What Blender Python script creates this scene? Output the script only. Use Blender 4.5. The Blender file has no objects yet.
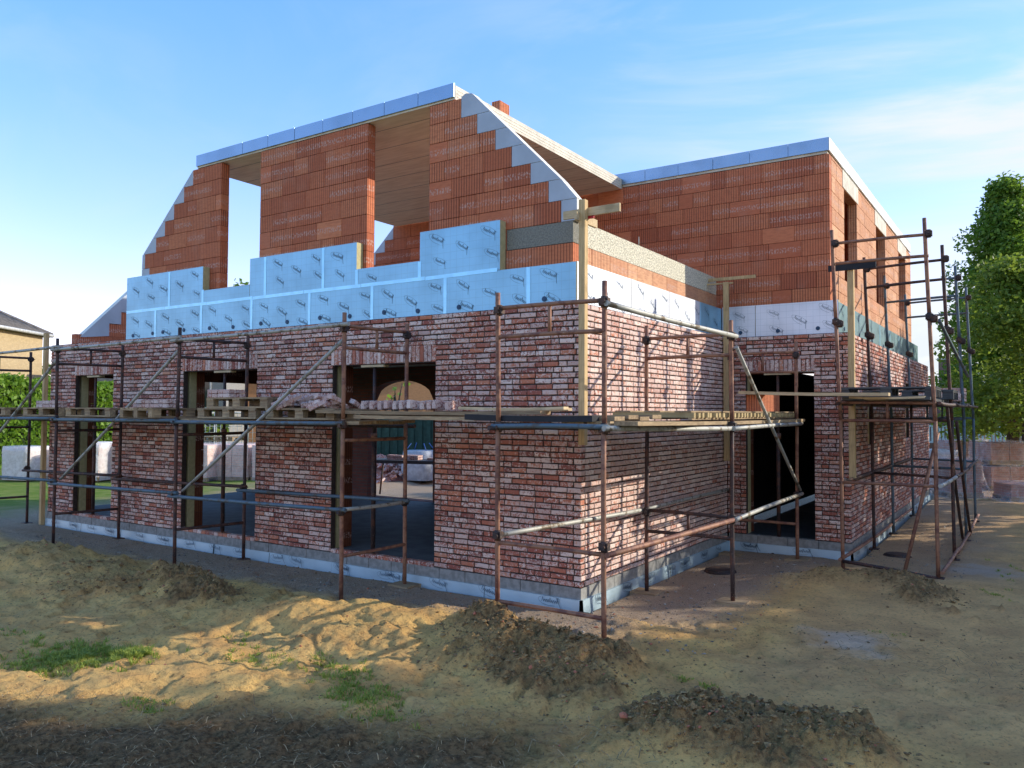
import bpy, math, random
import numpy as np
from mathutils import Vector, Matrix
random.seed(7); rng = np.random.default_rng(7)
R = math.radians
scene = bpy.context.scene
col = scene.collection

# ------------------------------------------------------------------ helpers
def tag(o, label=None, cat=None, group=None, kind=None):
    if label: o['label'] = label
    if cat: o['category'] = cat
    if group: o['group'] = group
    if kind: o['kind'] = kind
    return o

def empty(name, loc, rz=0, label=None, cat=None, group=None):
    o = bpy.data.objects.new(name, None); col.objects.link(o)
    o.location = loc; o.rotation_euler = (0, 0, rz)
    o.empty_display_size = 0.2
    return tag(o, label, cat, group)

class MB:
    """collects faces; builds one mesh object"""
    def __init__(s): s.v = []; s.f = []; s.m = []; s.c = []; s.sm = []
    def poly(s, pts, m=0, c=(.5, .5, .5), smooth=False):
        n = len(s.v); s.v += [tuple(p) for p in pts]
        s.f.append(tuple(range(n, n + len(pts)))); s.m.append(m); s.c.append(c); s.sm.append(smooth)
    def raw(s, vs, fs, m=0, c=(.5, .5, .5), smooth=False):
        n = len(s.v); s.v += [tuple(p) for p in vs]
        for f in fs:
            s.f.append(tuple(n + i for i in f)); s.m.append(m); s.c.append(c); s.sm.append(smooth)
    def box(s, a, b, m=0, c=(.5, .5, .5), mf=None):
        x0, y0, z0 = a; x1, y1, z1 = b
        vs = [(x0,y0,z0),(x1,y0,z0),(x1,y1,z0),(x0,y1,z0),(x0,y0,z1),(x1,y0,z1),(x1,y1,z1),(x0,y1,z1)]
        fs = [(0,3,2,1),(4,5,6,7),(0,1,5,4),(1,2,6,5),(2,3,7,6),(3,0,4,7)]  # bottom top -y +x +y -x
        n = len(s.v); s.v += vs
        for i, f in enumerate(fs):
            s.f.append(tuple(n + k for k in f)); s.m.append(mf[i] if mf else m); s.c.append(c); s.sm.append(False)
    def obox(s, o, u, v, w, m=0, c=(.5, .5, .5), ch=0.0):
        """box spanned by vectors u,v,w from corner o; optional chamfer"""
        o, u, v, w = Vector(o), Vector(u), Vector(v), Vector(w)
        P = [o, o+u, o+u+v, o+v, o+w, o+u+w, o+u+v+w, o+v+w]
        fs = [(0,3,2,1),(4,5,6,7),(0,1,5,4),(1,2,6,5),(2,3,7,6),(3,0,4,7)]
        s.raw(P, fs, m, c)
    def tube(s, p, q, r, n=10, m=0, c=(.5, .5, .5), r2=None, cap=True, bend=0.0):
        p, q = Vector(p), Vector(q); d = (q - p)
        L = d.length; d.normalize()
        a = d.orthogonal().normalized(); b = d.cross(a)
        r2 = r if r2 is None else r2
        segs = 1 if not bend else 5
        bd = (a * math.cos(1.3 * L) + b * math.sin(1.3 * L)) * bend
        n0 = len(s.v)
        for k in range(segs + 1):
            t = k / segs; ctr = p.lerp(q, t) + bd * math.sin(math.pi * t); rr = r + (r2 - r) * t
            for i in range(n):
                A = 2 * math.pi * i / n
                s.v.append(tuple(ctr + a * math.cos(A) * rr + b * math.sin(A) * rr))
        for k in range(segs):
            for i in range(n):
                j = (i + 1) % n; o_ = n0 + k * n
                s.f.append((o_+i, o_+j, o_+n+j, o_+n+i)); s.m.append(m); s.c.append(c); s.sm.append(True)
        if cap:
            s.f.append(tuple(n0 + i for i in range(n))[::-1]); s.m.append(m); s.c.append(c); s.sm.append(False)
            s.f.append(tuple(n0 + segs*n + i for i in range(n))); s.m.append(m); s.c.append(c); s.sm.append(False)
    def build(s, name, mats, parent=None, bevel=0):
        me = bpy.data.meshes.new(name)
        me.from_pydata(s.v, [], s.f)
        if not isinstance(mats, (list, tuple)): mats = [mats]
        for m in mats: me.materials.append(m)
        me.polygons.foreach_set('material_index', s.m)
        me.polygons.foreach_set('use_smooth', s.sm)
        at = me.attributes.new('tint', 'FLOAT_COLOR', 'FACE')
        arr = np.ones((len(s.f), 4), dtype=np.float32); arr[:, :3] = np.array(s.c, dtype=np.float32).reshape(-1, 3)
        at.data.foreach_set('color', arr.ravel())
        me.update()
        o = bpy.data.objects.new(name, me); col.objects.link(o)
        if parent: o.parent = parent
        if bevel:
            b = o.modifiers.new('b', 'BEVEL'); b.width = bevel; b.segments = 2; b.limit_method = 'ANGLE'
        return o

# numpy value noise
def vnoise(x, y, seed=0):
    xi = np.floor(x).astype(np.int64); yi = np.floor(y).astype(np.int64)
    fx = x - xi; fy = y - yi
    fx = fx*fx*(3-2*fx); fy = fy*fy*(3-2*fy)
    def h(a, b):
        n = (a * 374761393 + b * 668265263 + seed * 1442695041) & 0xffffffff
        n = ((n ^ (n >> 13)) * 1274126177) & 0xffffffff
        return ((n ^ (n >> 16)) & 0xffff) / 65535.0
    return (h(xi, yi)*(1-fx) + h(xi+1, yi)*fx)*(1-fy) + (h(xi, yi+1)*(1-fx) + h(xi+1, yi+1)*fx)*fy
def fbm(x, y, oct=4, seed=0):
    s = 0; a = .5; t = 0
    for i in range(oct):
        s = s + a * vnoise(x * 2**i + 13.7*i, y * 2**i - 7.3*i, seed + i); t += a; a *= .5
    return s / t
def sstep(a, b, x):
    t = np.clip((x - a) / (b - a), 0, 1); return t*t*(3-2*t)

# ------------------------------------------------------------------ materials
def mat(name):
    m = bpy.data.materials.new(name); m.use_nodes = True
    nt = m.node_tree; nt.nodes.clear()
    out = nt.nodes.new('ShaderNodeOutputMaterial'); b = nt.nodes.new('ShaderNodeBsdfPrincipled')
    nt.links.new(b.outputs[0], out.inputs[0])
    return m, nt, b
class NT:
    def __init__(s, nt): s.nt = nt
    def n(s, t, **k):
        x = s.nt.nodes.new(t)
        for a, b in k.items(): setattr(x, a, b)
        return x
    def l(s, a, b): s.nt.links.new(a, b)
    def val(s, x, inp):
        if isinstance(x, (int, float)): inp.default_value = x
        elif isinstance(x, (tuple, list)): inp.default_value = tuple(x) + ((1,) if len(x) == 3 and len(inp.default_value) == 4 else ())
        else: s.l(x, inp)
    def math(s, op, a, b=0, c=None, clamp=False):
        m = s.n('ShaderNodeMath', operation=op, use_clamp=clamp)
        s.val(a, m.inputs[0]); s.val(b, m.inputs[1])
        if c is not None: s.val(c, m.inputs[2])
        return m.outputs[0]
    def mix(s, f, a, b, blend='MIX'):
        m = s.n('ShaderNodeMix', data_type='RGBA', blend_type=blend)
        s.val(f, m.inputs[0]); s.val(a, m.inputs[6]); s.val(b, m.inputs[7])
        return m.outputs[2]
    def noise(s, vec, scale, detail=4, rough=.55, dist=0):
        m = s.n('ShaderNodeTexNoise'); m.inputs['Scale'].default_value = scale
        m.inputs['Detail'].default_value = detail; m.inputs['Roughness'].default_value = rough
        m.inputs['Distortion'].default_value = dist
        if vec is not None: s.l(vec, m.inputs['Vector'])
        return m.outputs['Fac']
    def ramp(s, x, lo, hi):
        m = s.n('ShaderNodeMapRange'); m.interpolation_type = 'SMOOTHSTEP'
        s.val(x, m.inputs[0]); s.val(lo, m.inputs[1]); s.val(hi, m.inputs[2]); return m.outputs[0]
    def geo(s): return s.n('ShaderNodeNewGeometry').outputs['Position']
    def obj(s): return s.n('ShaderNodeTexCoord').outputs['Object']
    def tint(s):
        a = s.n('ShaderNodeAttribute', attribute_name='tint'); sp = s.n('ShaderNodeSeparateColor'); s.l(a.outputs['Color'], sp.inputs[0])
        return a.outputs['Color'], sp.outputs[0], sp.outputs[1], sp.outputs[2]
    def bump(s, b, h, strength=.4, dist=.01):
        m = s.n('ShaderNodeBump'); m.inputs['Strength'].default_value = strength; m.inputs['Distance'].default_value = dist
        s.l(h, m.inputs['Height']); s.l(m.outputs[0], b.inputs['Normal'])
    def scale(s, vec, v):
        m = s.n('ShaderNodeMapping'); m.inputs['Scale'].default_value = v; s.l(vec, m.inputs['Vector']); return m.outputs[0]

def simple(name, c, rough=.7, metal=0, var=.25, scale=8, bump=0, bscale=40, spec=.3, c2=None, detail=4, lo=.35, hi=.65, bdist=.004):
    m, nt, b = mat(name); N = NT(nt); p = N.obj()
    c2 = c2 or tuple(v * (1 - var) for v in c)
    f = N.ramp(N.noise(p, scale, detail), lo, hi)
    N.l(N.mix(f, c, c2), b.inputs['Base Color'])
    b.inputs['Roughness'].default_value = rough; b.inputs['Metallic'].default_value = metal
    b.inputs['Specular IOR Level'].default_value = spec
    if bump: N.bump(b, N.noise(p, bscale, 4), bump, bdist)
    return m

def brick_material():
    m, nt, b = mat('brick'); N = NT(nt); p = N.obj(); _, r, g, bl = N.tint()
    cr = N.n('ShaderNodeValToRGB'); e = cr.color_ramp; e.interpolation = 'LINEAR'
    e.elements[0].position = 0; e.elements[0].color = (.20, .085, .075, 1)
    e.elements[1].position = 1; e.elements[1].color = (.62, .30, .19, 1)
    for pos, c in ((.25, (.32, .10, .075, 1)), (.6, (.46, .15, .095, 1)), (.85, (.58, .21, .12, 1))):
        x = e.elements.new(pos); x.color = c
    N.l(r, cr.inputs[0])
    n1 = N.noise(p, 75, 6, .7); n2 = N.noise(p, 24, 5, .65); n3 = N.noise(p, 9, 3)
    base = N.mix(N.math('MULTIPLY', N.ramp(n1, .45, .75), .6), cr.outputs[0], (.15, .075, .07))
    base = N.mix(N.math('MULTIPLY', N.ramp(n3, .45, .8), .5), base, (.50, .27, .20))
    # lime residue; heavier on the lit wall, where it stands for sun
    w = N.math('ADD', N.math('ADD', N.math('MULTIPLY', n2, .85), N.math('MULTIPLY', n1, .95)), N.math('MULTIPLY', g, .24))
    wm = N.ramp(w, .985, 1.085)
    wcol = N.mix(bl, (.86, .71, .63), (.60, .43, .38))
    N.l(N.mix(N.math('MULTIPLY', wm, .86), base, wcol), b.inputs['Base Color'])
    b.inputs['Roughness'].default_value = .9; b.inputs['Specular IOR Level'].default_value = .15
    N.bump(b, N.math('ADD', n1, N.math('MULTIPLY', wm, .35)), .5, .005)
    return m
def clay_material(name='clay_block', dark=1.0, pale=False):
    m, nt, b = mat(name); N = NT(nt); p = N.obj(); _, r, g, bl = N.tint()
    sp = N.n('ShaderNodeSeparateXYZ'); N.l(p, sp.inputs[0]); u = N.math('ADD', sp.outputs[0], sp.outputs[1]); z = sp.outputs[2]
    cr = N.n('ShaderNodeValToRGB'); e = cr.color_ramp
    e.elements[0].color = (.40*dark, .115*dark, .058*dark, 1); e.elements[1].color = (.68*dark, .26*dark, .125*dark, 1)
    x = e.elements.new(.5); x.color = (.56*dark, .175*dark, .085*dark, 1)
    if pale:  # sunlit copy of the clay, sunlight put into the ramp colours
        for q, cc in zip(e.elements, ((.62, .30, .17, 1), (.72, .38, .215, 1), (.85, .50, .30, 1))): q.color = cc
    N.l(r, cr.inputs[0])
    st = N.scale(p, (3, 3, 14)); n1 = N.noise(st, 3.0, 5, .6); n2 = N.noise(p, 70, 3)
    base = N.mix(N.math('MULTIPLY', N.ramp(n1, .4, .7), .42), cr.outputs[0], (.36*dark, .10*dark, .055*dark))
    fr = N.math('FRACT', N.math('MULTIPLY', u, 25.0)); tri = N.math('ABSOLUTE', N.math('SUBTRACT', fr, .5))
    rib = N.ramp(tri, .30, .42)
    ribw = N.math('MULTIPLY', rib, g)
    base = N.mix(N.math('MULTIPLY', ribw, .75), base, (.13*dark, .038*dark, .026*dark))
    # pale smears where glue dust and imprints caught on the ribs
    zf = N.math('FRACT', N.math('MULTIPLY', N.math('SUBTRACT', z, 3.30), 1/.252))
    band = N.math('MULTIPLY', N.ramp(zf, .3, .36), N.math('SUBTRACT', 1.0, N.ramp(zf, .60, .68)))
    mk = N.n('ShaderNodeCombineXYZ'); N.l(N.math('MULTIPLY', u, 42), mk.inputs[0]); N.l(N.math('MULTIPLY', z, 30), mk.inputs[2])
    mkn = N.ramp(N.noise(mk.outputs[0], 1, 2), .47, .56)
    marks = N.math('MULTIPLY', N.math('MULTIPLY', band, mkn), N.ramp(bl, .3, .6))
    marks = N.math('MULTIPLY', marks, N.math('SUBTRACT', 1.0, N.math('MULTIPLY', rib, .8)))
    base = N.mix(N.math('MULTIPLY', marks, .62), base, (.60, .42, .36))
    base = N.mix(N.math('MULTIPLY', N.ramp(N.noise(p, 2.3, 4), .5, .75), .28), base, (.50, .26, .18))
    N.l(base, b.inputs['Base Color']); b.inputs['Roughness'].default_value = .85; b.inputs['Specular IOR Level'].default_value = .2
    N.bump(b, N.math('SUBTRACT', N.math('MULTIPLY', n2, .25), ribw), .8, .008)
    return m
def foil_material(name, c, metal=.55, rough=.38, grid=True):
    m, nt, b = mat(name); N = NT(nt); p = N.obj()
    n = N.noise(p, 1.6, 3); n2 = N.noise(p, 22, 3)
    base = N.mix(N.ramp(n, .35, .7), c, tuple(v*.84 for v in c))
    if grid:
        sp = N.n('ShaderNodeSeparateXYZ'); N.l(p, sp.inputs[0]); u = N.math('ADD', sp.outputs[0], sp.outputs[1])
        g1 = N.math('GREATER_THAN', N.math('ABSOLUTE', N.math('SUBTRACT', N.math('FRACT', N.math('MULTIPLY', u, 10)), .5)), .478)
        g2 = N.math('GREATER_THAN', N.math('ABSOLUTE', N.math('SUBTRACT', N.math('FRACT', N.math('MULTIPLY', sp.outputs[2], 10)), .5)), .478)
        base = N.mix(N.math('MULTIPLY', N.math('MAXIMUM', g1, g2), .28), base, (.16, .24, .30))
    N.l(base, b.inputs['Base Color']); b.inputs['Metallic'].default_value = metal
    N.l(N.math('ADD', rough - .08, N.math('MULTIPLY', n2, .16)), b.inputs['Roughness'])
    N.bump(b, N.math('ADD', n, N.math('MULTIPLY', n2, .25)), .25, .006)
    return m
def rusty_material(name, paint, rust, amount=.5, metal=.2):
    m, nt, b = mat(name); N = NT(nt); p = N.geo()
    n1 = N.noise(p, 9, 5, .65); n2 = N.noise(p, 60, 4, .6); n3 = N.noise(p, 2.2, 3)
    f = N.ramp(N.math('ADD', n1, N.math('MULTIPLY', n3, .4)), .85 - amount*.5, 1.0 - amount*.5)
    base = N.mix(f, paint, rust)
    base = N.mix(N.ramp(n2, .62, .72), base, (.35, .28, .23))
    base = N.mix(N.math('MULTIPLY', N.ramp(n2, .28, .18), .6), base, (.03, .02, .018))
    N.l(base, b.inputs['Base Color']); b.inputs['Roughness'].default_value = .65; b.inputs['Metallic'].default_value = metal
    N.bump(b, n2, .35, .002)
    return m
def wood_material(name, c, c2, axis='x'):
    m, nt, b = mat(name); N = NT(nt); p = N.obj(); _, r, g, bl = N.tint()
    sc = {'x': (1, 12, 12), 'y': (12, 1, 12), 'z': (12, 12, 1)}[axis]
    n = N.noise(N.scale(p, sc), 4, 6, .65); n2 = N.noise(p, 5, 3)
    base = N.mix(N.ramp(n, .35, .68), c, c2)
    base = N.mix(N.math('MULTIPLY', N.ramp(n2, .5, .75), .5), base, tuple(v*.45 for v in c2))
    base = N.mix(N.math('MULTIPLY', r, .5), base, tuple(v*.5 for v in c2))
    N.l(base, b.inputs['Base Color']); b.inputs['Roughness'].default_value = .8; b.inputs['Specular IOR Level'].default_value = .2
    N.bump(b, n, .4, .003)
    return m
def leaf_material(name, c, c2, trans=.35):
    m = bpy.data.materials.new(name); m.use_nodes = True; nt = m.node_tree; nt.nodes.clear(); N = NT(nt)
    out = N.n('ShaderNodeOutputMaterial'); d = N.n('ShaderNodeBsdfPrincipled'); t = N.n('ShaderNodeBsdfTranslucent'); mx = N.n('ShaderNodeMixShader')
    _, r, g, bl = N.tint(); p = N.geo()
    f = N.math('ADD', N.math('MULTIPLY', r, .65), N.math('MULTIPLY', N.noise(p, .8, 3), .45), clamp=True)
    c_ = N.mix(f, c, c2)
    N.l(c_, d.inputs['Base Color']); d.inputs['Roughness'].default_value = .5; d.inputs['Specular IOR Level'].default_value = .3
    N.l(N.mix(.5, c_, tuple(min(1, v*1.8) for v in c2)), t.inputs[0])
    mx.inputs[0].default_value = trans; N.l(d.outputs[0], mx.inputs[1]); N.l(t.outputs[0], mx.inputs[2]); N.l(mx.outputs[0], out.inputs[0])
    return m
def roof_material(name, c, ang=0):
    m, nt, b = mat(name); N = NT(nt); p = N.obj()
    n = N.noise(p, 3, 4)
    N.l(N.mix(N.ramp(n, .35, .7), c, tuple(v*.6 for v in c)), b.inputs['Base Color'])
    b.inputs['Roughness'].default_value = .8
    N.bump(b, N.noise(p, 25, 3), .3, .02)
    return m
def texbrick_material(name, c1, c2, mortar, scale=1.0):
    m, nt, b = mat(name); N = NT(nt); p = N.obj()
    sp = N.n('ShaderNodeSeparateXYZ'); N.l(p, sp.inputs[0]); cx = N.n('ShaderNodeCombineXYZ')
    N.l(N.math('ADD', sp.outputs[0], sp.outputs[1]), cx.inputs[0]); N.l(sp.outputs[2], cx.inputs[1])
    t = N.n('ShaderNodeTexBrick'); N.l(cx.outputs[0], t.inputs['Vector'])
    t.inputs['Color1'].default_value = c1 + (1,); t.inputs['Color2'].default_value = c2 + (1,); t.inputs['Mortar'].default_value = mortar + (1,)
    t.inputs['Scale'].default_value = scale; t.inputs['Brick Width'].default_value = .22; t.inputs['Row Height'].default_value = .065
    t.inputs['Mortar Size'].default_value = .008; t.inputs['Bias'].default_value = 0
    N.l(N.mix(N.math('MULTIPLY', N.ramp(N.noise(p, 7, 4), .4, .7), .4), t.outputs[0], tuple(v*.6 for v in c1)), b.inputs['Base Color'])
    b.inputs['Roughness'].default_value = .85
    return m

M = {}
M['brick'] = brick_material()
M['mortar'] = simple('mortar', (.07, .05, .042), .95, var=.4, scale=30, bump=.5)
M['clay'] = clay_material()
M['clay_shaded'] = clay_material('clay_block_shaded_inner', .32)  # inner leaf darkened in colour to stand for indoor shade
M['clay_sunlit'] = clay_material('clay_block_sunlit', 1.0, True)  # lighter orange for sun-facing walls, sunlight painted into the clay
M['foil'] = foil_material('foil_facing_sky_tint', (.27, .53, .71), .45, .42)  # blue base paints in the sky reflected by the shaded foil
M['foil_sun'] = foil_material('foil_facing_sunlit', (.80, .83, .90), .30, .45)  # near-white copy of the foil with direct sun put into its colour
M['foil_shade'] = foil_material('foil_facing_shaded', (.20, .32, .34), .5, .4)  # darker greenish copy of the foil, shade on the wing side painted in
M['tape'] = simple('joint_tape', (.36, .72, .95), .35, .5, .12, 6)
M['pir'] = simple('insulation_core', (.50, .44, .24), .9, var=.15, scale=20, bump=.3)
M['ink'] = simple('printed_ink', (.09, .14, .20), .6, var=.2)
M['anchor'] = simple('anchor_plastic', (.03, .08, .16), .5, var=.2)
M['eps'] = simple('gable_insulation_face', (.44, .49, .56), .6, .1, .12, 3, bump=.1)
M['band'] = foil_material('edge_band_foil', (.28, .38, .50), .7, .3, grid=False)
M['concrete'] = simple('rough_concrete', (.27, .26, .22), .9, var=.35, scale=55, bump=.8, bscale=45, detail=6, bdist=.012)
M['slab'] = simple('slab_concrete', (.72, .66, .55), .85, var=.22, scale=5, bump=.25, bscale=40)
M['beam'] = simple('woodwool_lined_beam', (.80, .74, .58), .95, var=.5, scale=48, bump=1.0, bscale=60, detail=6, lo=.42, hi=.60, bdist=.015)
M['ply'] = None
M['cblock'] = simple('plinth_concrete_block', (.32, .31, .29), .9, var=.3, scale=14, bump=.4)
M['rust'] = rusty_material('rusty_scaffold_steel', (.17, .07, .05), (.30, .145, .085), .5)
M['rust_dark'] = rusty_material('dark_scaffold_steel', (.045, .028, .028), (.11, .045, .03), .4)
M['galv'] = rusty_material('galvanised_steel_tube', (.42, .41, .37), (.16, .12, .08), .3, .45)
M['bluegalv'] = rusty_material('blue_grey_steel_tube', (.10, .15, .19), (.10, .09, .08), .3, .35)
M['coupler'] = rusty_material('coupler_steel', (.035, .025, .025), (.09, .045, .03), .4)
M['wood'] = wood_material('sawn_timber', (.76, .54, .28), (.55, .37, .18), 'z')
M['woodx'] = wood_material('deck_timber', (.52, .38, .22), (.28, .19, .12), 'x')
M['woody'] = wood_material('deck_timber_cross', (.50, .36, .21), (.27, .185, .11), 'y')
M['woodpale'] = wood_material('fresh_board', (.75, .58, .36), (.58, .42, .24), 'x')
M['blackboard'] = simple('black_board', (.02, .022, .028), .6, var=.3)
M['slatwood'] = wood_material('slat_timber', (.60, .46, .24), (.45, .32, .15), 'x')
M['floor'] = simple('screed_floor', (.10, .11, .12), .75, var=.3, scale=4, bump=.2)
M['redplastic'] = simple('red_clamp', (.55, .03, .03), .4, var=.2)
M['dark'] = simple('dark_interior_shade', (.035, .03, .028), .95, var=.3)  # near-black colour paints in the shade of unlit rooms and block holes
M['wrap'] = None

# ceiling with board joints
def ply():
    m, nt, b = mat('slab_underside'); N = NT(nt); p = N.obj(); sp = N.n('ShaderNodeSeparateXYZ'); N.l(p, sp.inputs[0])
    f = N.math('GREATER_THAN', N.math('ABSOLUTE', N.math('SUBTRACT', N.math('FRACT', N.math('MULTIPLY', sp.outputs[1], 1.67)), .5)), .488)
    n = N.noise(N.scale(p, (1, 6, 1)), 2.5, 5)
    base = N.mix(N.ramp(n, .3, .7), (.88, .72, .50), (.74, .58, .38))
    N.l(N.mix(N.math('MULTIPLY', f, .8), base, (.07, .05, .03)), b.inputs['Base Color']); b.inputs['Roughness'].default_value = .8
    return m
M['ply'] = ply()
def wrapm(name, c, alpha=.55):
    m = bpy.data.materials.new(name); m.use_nodes = True; nt = m.node_tree; nt.nodes.clear(); N = NT(nt)
    out = N.n('ShaderNodeOutputMaterial'); d = N.n('ShaderNodeBsdfPrincipled'); t = N.n('ShaderNodeBsdfTransparent'); mx = N.n('ShaderNodeMixShader')
    p = N.geo(); n = N.noise(p, 7, 5, .6, .8)
    d.inputs['Base Color'].default_value = c + (1,); d.inputs['Roughness'].default_value = .3
    N.bump(d, n, .6, .03)
    N.l(N.math('ADD', alpha - .1, N.math('MULTIPLY', N.ramp(n, .35, .65), .2), clamp=True), mx.inputs[0])
    N.l(t.outputs[0], mx.inputs[1]); N.l(d.outputs[0], mx.inputs[2]); N.l(mx.outputs[0], out.inputs[0])
    return m
M['wrap'] = wrapm('clear_plastic_wrap', (.75, .74, .78), .17)
M['wrapwhite'] = wrapm('white_plastic_wrap', (.82, .80, .80), .62)

# ------------------------------------------------------------------ terrain
MOUNDS = [  # x, y, rx, ry, rot, h, clod amount
    (.25, -1.72, .75, .36, -.25, .20, 1.0), (-.28, -1.42, .34, .26, .2, .20, 1.0), (1.05, -1.75, .42, .36, -.2, .17, 1.0), (.75, -2.15, .75, .36, -.1, .10, .9), (.2, -2.05, .5, .3, .3, .08, .6),
    (2.42, -2.40, .58, .46, .15, .15, 1.0), (2.95, -2.1, .45, .30, -.2, .10, .9), (2.05, -2.6, .4, .3, 0, .10, .9),
    (-4.2, -1.85, .5, .36, .1, .19, 1.0), (-3.6, -2.05, .5, .32, .4, .12, 1.0), (-5.7, -2.2, .8, .5, .1, .20, .5), (-4.9, -2.45, .8, .4, .5, .10, .6), (-7.4, -2.1, 1.0, .6, 0, .22, .35),
    (2.72, 3.0, .45, .38, 0, .14, .8), (3.05, 2.45, .35, .4, 0, .10, .9), (2.0, 2.9, .45, .35, 0, .10, .5), (1.6, 2.55, .4, .3, 0, .08, .3),
    (-1.75, -1.75, .8, .45, .6, .15, .12), (-2.4, -2.1, .7, .4, .4, .10, .15), (-1.1, -2.15, .6, .35, .2, .08, .2),
]
def terrain(x, y, fine=True):
    x = np.asarray(x, float); y = np.asarray(y, float)
    h = np.zeros_like(x); cl = np.zeros_like(x)
    for mx, my, rx, ry, ro, hh, ca in MOUNDS:
        dx = x - mx; dy = y - my; c, s = math.cos(ro), math.sin(ro)
        a = (dx*c + dy*s)/rx; b = (-dx*s + dy*c)/ry
        wob = 1 + 1.1*(fbm(x*2.6 + mx*7, y*2.6, 4, 5) - .5)*2
        g = np.exp(-(a*a + b*b)*1.1*wob)
        h = np.maximum(h, 0) + hh*g*(1 - np.clip(h, 0, .3)); cl = np.maximum(cl, np.clip(g*2.4 - .45, 0, 1)*ca)
    near = sstep(60, 14, np.hypot(x, y))
    h = h + (fbm(x*.35, y*.35, 3, 21) - .5)*.10*near
    out = sstep(-.6, -1.6, np.minimum(y, 99)) # disturbed ground in front
    out = np.maximum(out*(x < 1.5), sstep(1.0, 0.2, y)*.6)
    if fine:
        h = h + (fbm(x*2.2, y*2.2, 4, 3) - .5)*.10*np.clip(out + .15, 0, 1)*near
        n = fbm(x*7, y*7, 3, 9); rid = 1 - np.abs(2*n - 1)
        h = h + (rid - .7)*.06*np.clip(out*.7 + cl, .10, 1)*near
        n = fbm(x*4.2 + 9, y*4.2, 2, 77); foot = sstep(.37, .34, n); h = h - foot*.034*near*np.clip(out + .25, 0, 1)
        n = fbm(x*11, y*11, 2, 55); h = h + (np.abs(2*n - 1) - .4)*.022*near*np.clip(out + .15, 0, 1)
        n = fbm(x*16, y*16, 3, 31); n2_ = fbm(x*8.5, y*8.5, 2, 66); h = h + (1 - np.abs(2*n2_ - 1)*2.2)*.035*cl + np.abs(n - .5)*.22*cl + (n - .5)*.012*near*np.clip(out+.2, 0, 1)
    # keep the building footprint level
    inside = (x > -11.6) & (x < 0.1) & (y > -.12) | (x > -.3) & (x < 1.95) & (y > 4.7) & (y < 15.3)
    d = np.where(inside, -.12, 0)
    band = sstep(-1.1, -.2, y)*(x < .4)*(x > -12.5)
    band = np.maximum(band, sstep(1.5, .5, x)*(y > -.2)*(y < 6))
    h = h*(1 - .85*band) - .03*band
    h = np.where(inside, -.12, h)
    # far terrain keeps gentle
    return h, cl

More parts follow.
